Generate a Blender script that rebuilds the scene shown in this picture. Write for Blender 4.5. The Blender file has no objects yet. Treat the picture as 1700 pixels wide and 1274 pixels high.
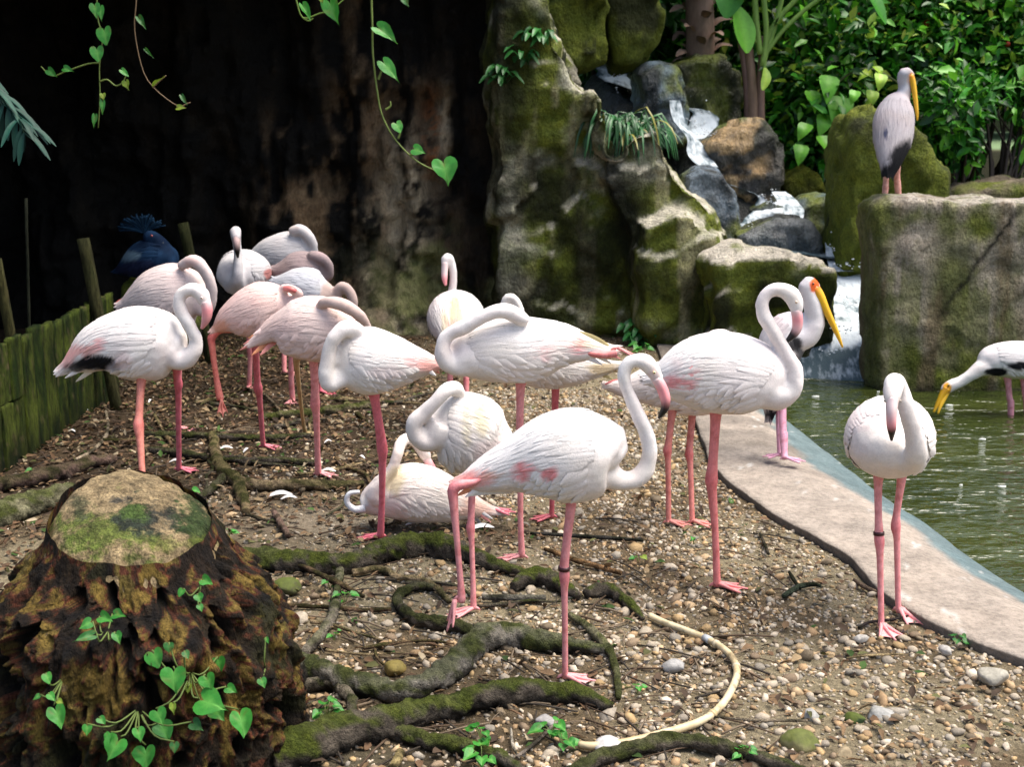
import bpy, math, random
import numpy as np
from mathutils import Vector
from mathutils.bvhtree import BVHTree

random.seed(7)
rng = np.random.default_rng(11)
S = bpy.context.scene
COL = S.collection
R = math.radians

# ------------------------------------------------------------------ camera, sky, sun, exposure
FPX = 2200.0                       # focal length in photograph pixels (1700 wide)
CAMH = 1.75
TILT = math.atan((637 - 180) / FPX)
cam_d = bpy.data.cameras.new('camera')
cam = bpy.data.objects.new('camera', cam_d)
COL.objects.link(cam)
cam.location = (0, 0, CAMH)
cam.rotation_euler = (math.pi / 2 - TILT, 0, 0)
cam_d.sensor_fit = 'HORIZONTAL'
cam_d.sensor_width = 36.0
cam_d.lens = 36.0 * FPX / 1700.0
cam_d.clip_start = 0.05
cam_d.clip_end = 500
cam_d.dof.use_dof = True
cam_d.dof.focus_distance = 4.6
cam_d.dof.aperture_fstop = 6.3
S.camera = cam

SUN_EL, SUN_AZ = R(68), R(95)    # azimuth from +Y towards +X: high, to the right and a little in front
w = bpy.data.worlds.new('World')
S.world = w
w.use_nodes = True
nt = w.node_tree
sky = nt.nodes.new('ShaderNodeTexSky')
sky.sky_type = 'NISHITA'
sky.sun_disc = False
sky.sun_elevation = SUN_EL
sky.sun_rotation = SUN_AZ
sky.air_density = 1.0
sky.dust_density = 4.0
sky.ozone_density = 0.6
nt.links.new(sky.outputs[0], nt.nodes['Background'].inputs[0])
nt.nodes['Background'].inputs[1].default_value = 0.12
sd = bpy.data.lights.new('sun', 'SUN')
sd.energy = 2.6
sd.angle = R(40)
sd.color = (1.0, 0.95, 0.87)
sun = bpy.data.objects.new('sun', sd)
COL.objects.link(sun)
to_sun = Vector((math.sin(SUN_AZ) * math.cos(SUN_EL), math.cos(SUN_AZ) * math.cos(SUN_EL), math.sin(SUN_EL)))
sun.rotation_euler = to_sun.to_track_quat('Z', 'Y').to_euler()
sun.location = (0, 0, 20)
S.view_settings.view_transform = 'Standard'
S.view_settings.look = 'None'
S.view_settings.gamma = 1
S.view_settings.use_curve_mapping = False
S.view_settings.exposure = 1.08
S.render.engine = 'CYCLES'
S.cycles.use_denoising = True
S.cycles.max_bounces = 6
S.cycles.diffuse_bounces = 3
S.cycles.glossy_bounces = 3
S.cycles.transmission_bounces = 3
S.cycles.transparent_max_bounces = 6
S.cycles.caustics_reflective = False
S.cycles.caustics_refractive = False

# ------------------------------------------------------------------ pixel <-> place
CT, ST = math.cos(TILT), math.sin(TILT)
def raydir(px, py):
    a, b = (px - 850.0) / FPX, (637.0 - py) / FPX
    return np.array([a, CT + b * ST, -ST + b * CT])
def gp(px, py, z=0.0):
    d = raydir(px, py); t = (z - CAMH) / d[2]
    return np.array([d[0] * t, d[1] * t, z])
def vp(px, py, Y):
    d = raydir(px, py); t = Y / d[1]
    return np.array([d[0] * t, Y, CAMH + d[2] * t])
def mpp(Y):                        # metres per photograph pixel at distance Y (about)
    return Y * 1.02 / FPX
def proj(P):
    P = np.asarray(P, float)
    dz = P[:, 2] - CAMH
    f = P[:, 1] * CT - dz * ST
    u = P[:, 1] * ST + dz * CT
    return 850 + FPX * P[:, 0] / f, 637 - FPX * u / f

# ------------------------------------------------------------------ noise
def _h(i, j, k, s):
    n = (i.astype(np.int64) * 374761393 + j.astype(np.int64) * 668265263 + k.astype(np.int64) * 2147483647 + s * 1274126177) & 0xffffffff
    n = ((n ^ (n >> 13)) * 1274126177) & 0xffffffff
    n = (n ^ (n >> 16)) & 0xffffff
    return n / float(0xffffff)
def vnoise(P, s=0):
    P = np.asarray(P, float)
    i = np.floor(P); f = P - i
    f = f * f * f * (f * (f * 6 - 15) + 10)
    x, y, z = i[:, 0], i[:, 1], i[:, 2]
    fx, fy, fz = f[:, 0], f[:, 1], f[:, 2]
    r = 0
    for a in (0, 1):
        for b in (0, 1):
            for c in (0, 1):
                wgt = (fx if a else 1 - fx) * (fy if b else 1 - fy) * (fz if c else 1 - fz)
                r = r + wgt * _h(x + a, y + b, z + c, s)
    return r
def fbm(P, sc=1.0, oct=4, s=0, gain=0.5):
    P = np.asarray(P, float) * np.asarray(sc)
    r, a, t = 0, 1.0, 0
    for o in range(oct):
        r = r + a * vnoise(P, s + o * 17); t += a; a *= gain
        P = P * 2.03 + 11.3
    return r / t
def ridged(P, sc=1.0, oct=4, s=0):
    P = np.asarray(P, float) * np.asarray(sc)
    r, a, t = 0, 1.0, 0
    for o in range(oct):
        r = r + a * (1 - np.abs(2 * vnoise(P, s + o * 31) - 1)); t += a; a *= 0.5
        P = P * 2.1 + 7.7
    return r / t
def sstep(a, b, x):
    t = np.clip((np.asarray(x, float) - a) / (b - a), 0, 1)
    return t * t * (3 - 2 * t)
def mixc(a, b, t):
    return np.asarray(a) * (1 - t[:, None]) + np.asarray(b) * t[:, None]

# ------------------------------------------------------------------ materials
MATS = {}
def new_mat(name):
    m = bpy.data.materials.new(name); m.use_nodes = True
    MATS[name] = m
    return m, m.node_tree, m.node_tree.nodes['Principled BSDF']
def N(nt, t, **kw):
    n = nt.nodes.new(t)
    for k, v in kw.items(): setattr(n, k, v)
    return n
def noise_node(nt, scale, detail=4, rough=0.55, stretch=(1, 1, 1), coord='Object'):
    tc = N(nt, 'ShaderNodeTexCoord'); mp = N(nt, 'ShaderNodeMapping')
    mp.inputs['Scale'].default_value = stretch
    nt.links.new(tc.outputs[coord], mp.inputs[0])
    n = N(nt, 'ShaderNodeTexNoise')
    n.inputs['Scale'].default_value = scale; n.inputs['Detail'].default_value = detail; n.inputs['Roughness'].default_value = rough
    nt.links.new(mp.outputs[0], n.inputs['Vector'])
    return n.outputs[0]
def ramp(nt, src, stops):
    r = N(nt, 'ShaderNodeValToRGB')
    e = r.color_ramp.elements
    while len(e) < len(stops): e.new(0.5)
    for q, (p, c) in zip(e, stops):
        q.position = p; q.color = (*c, 1) if len(c) == 3 else (c[0], c[0], c[0], 1)
    nt.links.new(src, r.inputs[0])
    return r.outputs[0]
def mul(nt, a, b, fac=1.0, mode='MULTIPLY'):
    m = N(nt, 'ShaderNodeMix', data_type='RGBA', blend_type=mode)
    m.inputs[0].default_value = fac
    for i, v in ((6, a), (7, b)):
        if hasattr(v, 'is_linked') or hasattr(v, 'links'): nt.links.new(v, m.inputs[i])
        else: m.inputs[i].default_value = (*v, 1)
    return m.outputs[2]
def bump(nt, src, strength, dist, bsdf, prev=None):
    b = N(nt, 'ShaderNodeBump'); b.inputs['Strength'].default_value = strength; b.inputs['Distance'].default_value = dist
    nt.links.new(src, b.inputs['Height'])
    if prev is not None: nt.links.new(prev, b.inputs['Normal'])
    nt.links.new(b.outputs[0], bsdf.inputs['Normal'])
    return b.outputs[0]
def vcol_mat(name, rough=0.7, var=0.25, vscale=8, stretch=(1, 1, 1), bstr=0.4, bscale=40, bdist=0.01, spec=0.3, trans=0.0, sheen=0.0, bstretch=None, rvar=0.0, grain=0.0):
    """a material whose colour comes from the mesh attribute 'col', broken up by fine noise and relief"""
    m, nt, b = new_mat(name)
    at = N(nt, 'ShaderNodeAttribute', attribute_name='col')
    n1 = noise_node(nt, vscale, 5, 0.6, stretch)
    c = mul(nt, at.outputs[0], ramp(nt, n1, [(0.32, (1 - var,) * 3), (0.66, (1.0,) * 3)]), 1.0)
    if grain:
        n3 = noise_node(nt, vscale * 5.5, 4, 0.7, stretch)
        c = mul(nt, c, ramp(nt, n3, [(0.36, (1 - grain,) * 3), (0.56, (1.0,) * 3)]), 1.0)
    nt.links.new(c, b.inputs['Base Color'])
    b.inputs['Roughness'].default_value = rough
    b.inputs['Specular IOR Level'].default_value = spec
    if sheen: b.inputs['Sheen Weight'].default_value = sheen
    if rvar:
        rr = N(nt, 'ShaderNodeMapRange'); nt.links.new(n1, rr.inputs[0])
        rr.inputs[1].default_value = 0.3; rr.inputs[2].default_value = 0.7
        rr.inputs[3].default_value = rough - rvar; rr.inputs[4].default_value = rough + rvar
        nt.links.new(rr.outputs[0], b.inputs['Roughness'])
    if bstr:
        n2 = noise_node(nt, bscale, 6, 0.65, bstretch or stretch)
        bump(nt, n2, bstr, bdist, b)
    if trans:
        out = nt.nodes['Material Output']
        tr = N(nt, 'ShaderNodeBsdfTranslucent'); nt.links.new(c, tr.inputs[0])
        mx = N(nt, 'ShaderNodeMixShader'); mx.inputs[0].default_value = trans
        nt.links.new(b.outputs[0], mx.inputs[1]); nt.links.new(tr.outputs[0], mx.inputs[2])
        nt.links.new(mx.outputs[0], out.inputs[0])
    return m
vcol_mat('feather', 0.8, 0.08, 30, (1, 1, 1), 0.45, 220, 0.003, 0.1, 0.0, 0.0, grain=0.10)
vcol_mat('legskin', 0.5, 0.22, 160, (1, 1, 0.6), 0.5, 300, 0.002, 0.35)
vcol_mat('bill', 0.35, 0.10, 60, (1, 1, 1), 0.15, 90, 0.002, 0.4)
vcol_mat('rock', 0.85, 0.42, 13, (1, 1, 0.7), 1.0, 24, 0.08, 0.2, grain=0.42)
vcol_mat('wet_rock', 0.34, 0.5, 12, (1, 1, 0.6), 1.0, 20, 0.06, 0.5, rvar=0.15, grain=0.4)
vcol_mat('wall_rock', 0.75, 0.4, 9, (1, 1, 0.25), 1.0, 18, 0.05, 0.2, bstretch=(1, 1, 0.5), grain=0.35)
vcol_mat('soil', 0.95, 0.5, 50, (1, 1, 1), 1.0, 100, 0.02, 0.1, grain=0.4)
vcol_mat('pebble', 0.75, 0.35, 70, (1, 1, 1), 0.5, 120, 0.004, 0.3)
vcol_mat('litter', 0.8, 0.3, 50, (1, 1, 1), 0.3, 90, 0.004, 0.25, trans=0.1)
vcol_mat('root', 0.9, 0.6, 45, (1, 1, 1), 1.0, 80, 0.03, 0.12, grain=0.5)
vcol_mat('stump', 0.85, 0.7, 26, (1, 1, 0.5), 1.0, 55, 0.05, 0.22, grain=0.55, bstretch=(1, 1, 0.4))
vcol_mat('sawn', 0.8, 0.35, 40, (1, 1, 1), 0.7, 70, 0.012, 0.2, grain=0.3)
vcol_mat('plank', 0.88, 0.6, 12, (1, 1, 0.3), 1.0, 40, 0.02, 0.15, bstretch=(1, 1, 0.15), grain=0.6)
vcol_mat('leaf', 0.42, 0.22, 25, (1, 1, 1), 0.2, 60, 0.004, 0.45, trans=0.28)
vcol_mat('stem', 0.6, 0.3, 40, (1, 1, 0.3), 0.4, 80, 0.004, 0.3)
vcol_mat('concrete', 0.88, 0.30, 7, (1, 1, 1), 0.8, 70, 0.012, 0.2, grain=0.3)
vcol_mat('hose', 0.45, 0.18, 18, (1, 1, 1), 0.2, 60, 0.003, 0.4)
vcol_mat('eye', 0.15, 0.0, 10, (1, 1, 1), 0, spec=0.6)
def water_mat():
    m, nt, b = new_mat('pond_water')
    n0 = noise_node(nt, 1.3, 3, 0.5)
    nt.links.new(ramp(nt, n0, [(0.3, (0.020, 0.030, 0.007)), (0.7, (0.050, 0.062, 0.014))]), b.inputs['Base Color'])
    b.inputs['Roughness'].default_value = 0.05
    b.inputs['IOR'].default_value = 1.33
    b.inputs['Specular IOR Level'].default_value = 0.9
    n1 = noise_node(nt, 5.5, 3, 0.55, (0.7, 1.2, 1))
    n2 = noise_node(nt, 22, 2, 0.5, (0.6, 1.3, 1))
    b1 = bump(nt, n1, 0.8, 0.12, b)
    bump(nt, n2, 0.35, 0.025, b, b1)
    m2, nt, b = new_mat('foam_water')
    at = N(nt, 'ShaderNodeAttribute', attribute_name='col')
    n1 = noise_node(nt, 14, 6, 0.65, (1.6, 0.45, 0.8))
    sx = N(nt, 'ShaderNodeSeparateColor'); nt.links.new(at.outputs[0], sx.inputs[0])
    ad = N(nt, 'ShaderNodeMath', operation='ADD'); nt.links.new(n1, ad.inputs[0]); nt.links.new(sx.outputs[0], ad.inputs[1])
    f = ramp(nt, ad.outputs[0], [(0.62, (0.0,)), (1.0, (1.0,))])
    mx = N(nt, 'ShaderNodeMix', data_type='RGBA'); nt.links.new(f, mx.inputs[0])
    mx.inputs[6].default_value = (0.05, 0.085, 0.10, 1); mx.inputs[7].default_value = (0.70, 0.76, 0.80, 1)
    nt.links.new(mx.outputs[2], b.inputs['Base Color'])
    b.inputs['Roughness'].default_value = 0.6; b.inputs['IOR'].default_value = 1.33
    bump(nt, n1, 0.35, 0.03, b)
water_mat()

# ------------------------------------------------------------------ mesh helpers
def mesh_np(name, V, F, col=None, mat=None, smooth=True):
    V = np.ascontiguousarray(V, np.float32)
    me = bpy.data.meshes.new(name)
    groups = F if isinstance(F, list) else [F]
    groups = [np.asarray(g, np.int32) for g in groups if len(g)]
    me.vertices.add(len(V)); me.vertices.foreach_set('co', V.ravel())
    tot = sum(len(g) for g in groups); nl = sum(g.size for g in groups)
    me.loops.add(nl); me.polygons.add(tot)
    me.loops.foreach_set('vertex_index', np.concatenate([g.ravel() for g in groups]))
    ls = np.concatenate([np.full(len(g), g.shape[1], np.int32) for g in groups])
    st = np.concatenate([[0], np.cumsum(ls)[:-1]]).astype(np.int32)
    me.polygons.foreach_set('loop_start', st)
    me.update(calc_edges=True)
    me.validate()
    if smooth: me.polygons.foreach_set('use_smooth', np.ones(len(me.polygons), bool))
    if col is not None:
        a = me.attributes.new('col', 'FLOAT_COLOR', 'POINT')
        c = np.ones((len(V), 4), np.float32); c[:, :3] = col
        a.data.foreach_set('color', c.ravel())
    if mat: me.materials.append(MATS[mat])
    return me
def obj(name, V, F, col, mat, parent=None, smooth=True, origin=None):
    """one mesh object; coordinates are world metres, moved to the parent's (or the given) origin"""
    V = np.asarray(V, float)
    o0 = np.zeros(3)
    if parent is not None: o0 = np.array(parent['_o'])
    elif origin is not None: o0 = np.asarray(origin, float)
    if col is not None:
        col = np.asarray(col, float)
        if col.ndim == 1: col = np.tile(col, (len(V), 1))
    o = bpy.data.objects.new(name, mesh_np(name, V - o0, F, col, mat, smooth))
    COL.objects.link(o)
    if parent is not None:
        o.parent = parent; o['_o'] = list(o0)
    else:
        o.location = o0; o['_o'] = list(o0)
    return o
def thing(name, loc, label, cat, group=None):
    o = bpy.data.objects.new(name, None); COL.objects.link(o)
    o.location = loc; o['_o'] = [float(v) for v in loc]; o.empty_display_size = 0.1
    return tag(o, label, cat, group)
def tag(o, label=None, cat=None, group=None, kind=None):
    if label: o['label'] = label
    if cat: o['category'] = cat
    if group: o['group'] = group
    if kind: o['kind'] = kind
    return o
def catmull(P, n):
    """resample a polyline of rows (any columns) as a smooth curve with n rows, even in length of the first three columns"""
    P = np.asarray(P, float)
    if len(P) == 2:
        t = np.linspace(0, 1, n)[:, None]; return P[0] * (1 - t) + P[1] * t
    Q = np.vstack([2 * P[0] - P[1], P, 2 * P[-1] - P[-2]])
    out = []
    m = 12
    for i in range(1, len(Q) - 2):
        p0, p1, p2, p3 = Q[i - 1:i + 3]
        for k in range(m):
            t = k / m
            out.append(0.5 * ((2 * p1) + (-p0 + p2) * t + (2 * p0 - 5 * p1 + 4 * p2 - p3) * t * t + (-p0 + 3 * p1 - 3 * p2 + p3) * t ** 3))
    out.append(P[-1]); out = np.array(out)
    d = np.concatenate([[0], np.cumsum(np.linalg.norm(np.diff(out[:, :3], axis=0), axis=1))])
    s = np.linspace(0, d[-1], n)
    return np.stack([np.interp(s, d, out[:, c]) for c in range(out.shape[1])], 1)
def frames(C, up=(0, 0, 1)):
    T = np.gradient(C, axis=0); T /= np.linalg.norm(T, axis=1)[:, None] + 1e-9
    up = np.asarray(up, float)
    B = np.cross(T, up); nb = np.linalg.norm(B, axis=1)
    B0 = B / (nb[:, None] + 1e-9)
    return T, B0, np.cross(B0, T)
def pframes(C):
    """parallel transported frames, for necks and tubes that turn any way"""
    T = np.gradient(C, axis=0); T /= np.linalg.norm(T, axis=1)[:, None] + 1e-9
    n = np.array([0, 1.0, 0]) if abs(T[0][1]) < 0.8 else np.array([1.0, 0, 0])
    Bs, Ns = [], []
    b = np.cross(T[0], n); b /= np.linalg.norm(b)
    for t in T:
        b = b - t * np.dot(b, t); b /= np.linalg.norm(b) + 1e-9
        Bs.append(b); Ns.append(np.cross(b, t))
    return T, np.array(Bs), np.array(Ns)
def tube(C, r, k=8, fr=None, rb=None, cap=True):
    """rings round the curve C; r along N, rb along B; returns V, [quads, tris]"""
    C = np.asarray(C, float); n = len(C)
    T, B, Nn = fr or pframes(C)
    r = np.broadcast_to(np.asarray(r, float), (n,)); rb = r if rb is None else np.broadcast_to(np.asarray(rb, float), (n,))
    ph = np.arange(k) * 2 * np.pi / k
    V = C[:, None, :] + Nn[:, None, :] * (np.cos(ph)[None, :, None] * r[:, None, None]) + B[:, None, :] * (np.sin(ph)[None, :, None] * rb[:, None, None])
    V = V.reshape(-1, 3)
    i = np.arange(n - 1)[:, None] * k; j = np.arange(k)[None, :]; j2 = (j + 1) % k
    Q = np.stack([i + j, i + j2, i + k + j2, i + k + j], -1).reshape(-1, 4)
    F = [Q]
    if cap:
        a, b = len(V), len(V) + 1
        V = np.vstack([V, C[0], C[-1]])
        jj = np.arange(k); j2 = (jj + 1) % k
        F.append(np.vstack([np.stack([np.full(k, a), j2, jj], 1), np.stack([np.full(k, b), (n - 1) * k + jj, (n - 1) * k + j2], 1)]))
    return V, F
def join(parts):
    """[(V, F, col)] -> one V, F, col"""
    Vs, Qs, Ts, Cs, off = [], [], [], [], 0
    for V, F, c in parts:
        V = np.asarray(V, float)
        for g in (F if isinstance(F, list) else [F]):
            g = np.asarray(g)
            if len(g) == 0: continue
            (Qs if g.shape[1] == 4 else Ts).append(g + off)
        c = np.asarray(c, float)
        Cs.append(np.tile(c, (len(V), 1)) if c.ndim == 1 else c)
        Vs.append(V); off += len(V)
    F = []
    if Qs: F.append(np.vstack(Qs))
    if Ts: F.append(np.vstack(Ts))
    return np.vstack(Vs), F, np.vstack(Cs)
def remesh(V, F, voxel, smooth=6, factor=0.5):
    me = mesh_np('tmp', V, F)
    o = bpy.data.objects.new('tmp', me); COL.objects.link(o)
    m = o.modifiers.new('r', 'REMESH'); m.mode = 'VOXEL'; m.voxel_size = voxel
    if smooth:
        s = o.modifiers.new('s', 'SMOOTH'); s.iterations = smooth; s.factor = factor
    dg = bpy.context.evaluated_depsgraph_get()
    ev = o.evaluated_get(dg); em = ev.to_mesh()
    n = len(em.vertices); v = np.empty(n * 3, np.float32); em.vertices.foreach_get('co', v)
    nn = np.empty(n * 3, np.float32); em.vertices.foreach_get('normal', nn)
    nl = len(em.loops); li = np.empty(nl, np.int32); em.loops.foreach_get('vertex_index', li)
    lt = np.empty(len(em.polygons), np.int32); em.polygons.foreach_get('loop_total', lt)
    ls = np.empty(len(em.polygons), np.int32); em.polygons.foreach_get('loop_start', ls)
    G = []
    for k in (3, 4):
        s = ls[lt == k]
        if len(s): G.append(li[s[:, None] + np.arange(k)[None, :]])
    ev.to_mesh_clear()
    bpy.data.objects.remove(o); bpy.data.meshes.remove(me)
    return v.reshape(-1, 3).astype(float), G, nn.reshape(-1, 3).astype(float)
def vnormals(V, F):
    n = np.zeros_like(V)
    for g in F:
        a, b, c = V[g[:, 0]], V[g[:, 1]], V[g[:, 2]]
        fn = np.cross(b - a, c - a)
        for k in range(g.shape[1]): np.add.at(n, g[:, k], fn)
    return n / (np.linalg.norm(n, axis=1)[:, None] + 1e-12)
def grid_faces(nu, nv):
    i = np.arange(nu - 1)[:, None] * nv; j = np.arange(nv - 1)[None, :]
    return np.stack([i + j, i + j + 1, i + nv + j + 1, i + nv + j], -1).reshape(-1, 4)
def ico(sub=1):
    import bmesh
    bm = bmesh.new(); bmesh.ops.create_icosphere(bm, subdivisions=sub, radius=1)
    V = np.array([v.co[:] for v in bm.verts]); F = np.array([[v.index for v in f.verts] for f in bm.faces]); bm.free()
    return V, F
ICO1, ICO2, ICO3 = ico(1), ico(2), ico(3)
# ------------------------------------------------------------------ the ground, the concrete kerb, the pond
WZ = -0.11                                            # water level
KL = np.array([gp(*p) for p in [(1085, 560), (1100, 600), (1122, 640), (1148, 685), (1176, 758), (1195, 790), (1236, 824), (1277, 853), (1320, 878), (1368, 906), (1412, 934), (1453, 979), (1494, 1012), (1535, 1035), (1576, 1053), (1640, 1080), (1700, 1103), (1820, 1150), (2000, 1240)]])
KW = np.array([gp(*p, WZ) for p in [(1190, 560), (1225, 610), (1262, 650), (1313, 692), (1358, 724), (1400, 757), (1440, 788), (1495, 828), (1549, 863), (1586, 892), (1623, 918), (1700, 970), (1860, 1060), (2050, 1150)]])
def kerb_x(P, Y):
    o = np.argsort(P[:, 1]); return np.interp(Y, P[o, 1], P[o, 0])
def ground_z(x, y):
    x = np.asarray(x, float); y = np.asarray(y, float)
    P = np.stack([x.ravel(), y.ravel(), np.zeros(x.size)], 1)
    z = ((fbm(P, 1.1, 3, 3) - 0.5) * 0.07 + (fbm(P, 7, 3, 5) - 0.5) * 0.022).reshape(x.shape)
    z = z - 0.012
    d = x - kerb_x(KL, y)
    inp = sstep(0.0, 0.16, d)
    pond = inp * sstep(9.9, 9.3, y)
    flat = sstep(-0.35, 0.0, d)
    z = z * (1 - flat) + (-0.015) * flat
    z = z * (1 - pond) - 0.7 * pond
    rise = sstep(10.6, 15.5, y) * 1.25 * sstep(0.2, 1.2, x)
    return z + rise + sstep(19, 60, y) * 1.0
# sheet in two densities: fine where the photograph looks, coarse to the horizon
xs = np.concatenate([np.linspace(-300, -6, 30)[:-1], np.linspace(-6, -3.2, 30)[:-1], np.linspace(-3.2, 3.4, 285)[:-1], np.linspace(3.4, 7, 40)[:-1], np.linspace(7, 300, 30)])
ys = np.concatenate([np.linspace(-60, 2.2, 30)[:-1], np.linspace(2.2, 10.5, 340)[:-1], np.linspace(10.5, 20, 60)[:-1], np.linspace(20, 400, 40)])
gx, gy = np.meshgrid(xs, ys, indexing='ij')
gz = ground_z(gx, gy)
V = np.stack([gx.ravel(), gy.ravel(), gz.ravel()], 1)
px, py = proj(np.where(V[:, 1:2] < 0.5, [[0, 0.5, 0]], V))
n1 = fbm(V, 2.2, 4, 21); n2 = fbm(V, 9, 3, 22)
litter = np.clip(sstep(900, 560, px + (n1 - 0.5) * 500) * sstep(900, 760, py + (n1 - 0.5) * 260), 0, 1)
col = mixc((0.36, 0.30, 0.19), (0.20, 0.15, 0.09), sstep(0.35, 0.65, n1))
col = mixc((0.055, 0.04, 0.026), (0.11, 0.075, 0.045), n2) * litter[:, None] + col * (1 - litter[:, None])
litter = np.maximum(litter, sstep(330, 200, px) * sstep(1150, 1000, py))
sand = np.exp(-((px - 560) / 190) ** 2 - ((py - 868) / 34) ** 2)
col = col * (1 - sand[:, None] * 0.8) + np.array([0.36, 0.30, 0.22]) * sand[:, None] * 0.8
dark = sstep(1000, 700, px) * sstep(1120, 1290, py)  # shadow beside the stump and roots, painted into the soil colour
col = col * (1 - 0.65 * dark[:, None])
lawn = sstep(16, 18, V[:, 1])
col = col * (1 - lawn[:, None]) + np.array([0.30, 0.43, 0.22]) * lawn[:, None]
forest = sstep(10.5, 12, V[:, 1]) * (1 - lawn)
col = col * (1 - forest[:, None]) + np.array([0.03, 0.03, 0.015]) * forest[:, None]
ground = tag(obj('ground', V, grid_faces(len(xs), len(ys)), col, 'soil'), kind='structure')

# concrete kerb strip: raised edge towards the gravel, flat walk, teal painted slope into the pond
nK = 260
A = catmull(KL, nK); B_ = catmull(KW, nK)
tt = np.linspace(0, 1, 30)
rows, cols = [], []
teal_px = None
for t in tt:
    P = A * (1 - t) + B_ * t
    z = 0.020 - 0.004 * t
    slope = max(0.0, (t - 0.42) / 0.58) ** 1.2
    zz = z * (1 - slope) + (WZ - 0.025) * slope
    jit = (fbm(A * 1.0, 4, 3, 41) - 0.5) * 0.012
    P = P.copy(); P[:, 2] = zz + (fbm(P, 5, 3, 42) - 0.5) * 0.012
    P[:, 0] += jit * (1 - t) * 2
    rows.append(P)
    nz = fbm(P, 6, 4, 43)
    edge = 0.67 + (fbm(P, 4, 4, 44) - 0.5) * 0.26
    k = sstep(-0.05, 0.05, t - edge)
    stn = sstep(.5, .7, fbm(P, 2.2, 4, 46))
    c = mixc((0.46, 0.385, 0.315), (0.34, 0.295, 0.25), nz) * (1 - .35 * stn[:, None])
    c = c * (1 - k[:, None]) + mixc((0.10, 0.155, 0.165), (0.21, 0.265, 0.265), nz) * k[:, None]
    sp = sstep(0.74, 0.80, fbm(P, 17, 3, 45))
    c = c * (1 - sp[:, None] * 0.7) + np.array([0.62, 0.6, 0.56]) * sp[:, None] * 0.7
    wet = sstep(0.9, 1.0, t)
    c = c * (1 - 0.55 * wet)
    cols.append(c)
lip = rows[0].copy(); lip[:, 2] = -0.12; lip[:, 0] += 0.012
r0 = rows[0].copy(); r0[:, 2] -= 0.006; r0[:, 0] -= 0.004
allr = [lip, r0] + rows
allc = [np.tile([0.06, 0.05, 0.04], (nK, 1)), np.tile([0.2, 0.17, 0.14], (nK, 1))] + cols
V = np.stack(allr, 0).reshape(-1, 3)
tag(obj('path', V, grid_faces(len(allr), nK)[:, ::-1], np.stack(allc, 0).reshape(-1, 3), 'concrete'), kind='structure')

# the pond
u = np.linspace(0, 1, 40); yy = np.linspace(2.0, 10.2, 120)
xl = kerb_x(KW, yy) - 0.12
V = np.stack([(xl[None, :] * (1 - u[:, None]) + 9.0 * u[:, None]), np.broadcast_to(yy, (40, 120)), np.full((40, 120), WZ)], -1).reshape(-1, 3)
o = tag(obj('pond', V, grid_faces(40, 120), None, 'pond_water'), kind='structure')

# ------------------------------------------------------------------ rocks
def prism(poly, Yf, th, lean=0.0, ch=0.86):
    """a lump whose front outline is given in photograph pixels at distance Yf, th metres deep, chamfered front and back"""
    P = np.array([vp(x, y, Yf) for x, y in poly])
    c = P.mean(0)
    f = c + (P - c) * np.array([ch, 1, ch + .02])
    m1, m2 = P.copy(), P.copy()
    b = c + (P - c) * np.array([0.85, 1, 0.82])
    f[:, 1] = Yf; m1[:, 1] = Yf + 0.16 * th; m2[:, 1] = Yf + 0.75 * th; b[:, 1] = Yf + th
    for q in (f, m1, m2, b): q[:, 1] += lean * (q[:, 2] - P[:, 2].min())
    n = len(P)
    V = np.vstack([f, m1, m2, b, f.mean(0), b.mean(0)])
    j = np.arange(n); j2 = (j + 1) % n
    Q = np.vstack([np.stack([a * n + j, a * n + j2, (a + 1) * n + j2, (a + 1) * n + j], 1) for a in range(3)])
    T = np.vstack([np.stack([np.full(n, 4 * n), j2, j], 1), np.stack([np.full(n, 4 * n + 1), 3 * n + j, 3 * n + j2], 1)])
    return V, [Q, T], np.zeros(3)
def rockmesh(parts, voxel, amp, sc, seed, smooth=3, strat=0.0, facet=1.0):
    V, F, _ = join(parts)
    V, F, Nn = remesh(V, F, voxel, smooth)
    d = (fbm(V, sc, 5, seed) - 0.5) * 2 * amp + (ridged(V, sc * 2.3, 4, seed + 5) - 0.7) * amp * 0.9
    d += (0.5 - np.abs(fbm(V, sc * 0.8, 2, seed + 9) - 0.5) * 6).clip(0) * -amp * 0.9       # cracks
    if strat: d += (fbm(V * np.array([1, 1, 0.15]), sc * 3, 3, seed + 13) - 0.5) * strat
    # fractured facets: cells with their own plane
    rc = np.random.default_rng(seed + 77); lo, hi = V.min(0), V.max(0)
    K = int(np.clip(np.prod((hi - lo + .2)) * 60, 26, 150))
    ctr = rc.uniform(lo, hi, (K, 3)); cell = np.empty(len(V), int); W = V + (np.stack([fbm(V, 3, 2, seed + q) for q in (50, 51, 52)], 1) - .5) * .25
    for a in range(0, len(V), 20000): cell[a:a + 20000] = np.argmin(((W[a:a + 20000, None, :] - ctr[None]) ** 2).sum(2), 1)
    g = rc.normal(size=(K, 3)) * .16
    d += (((V - ctr[cell]) * g[cell]).sum(1).clip(-amp, amp) * .9 + rc.uniform(-.35, .35, K)[cell] * amp) * facet
    V = V + Nn * d[:, None]
    return V, F, vnormals(V, F)
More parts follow.
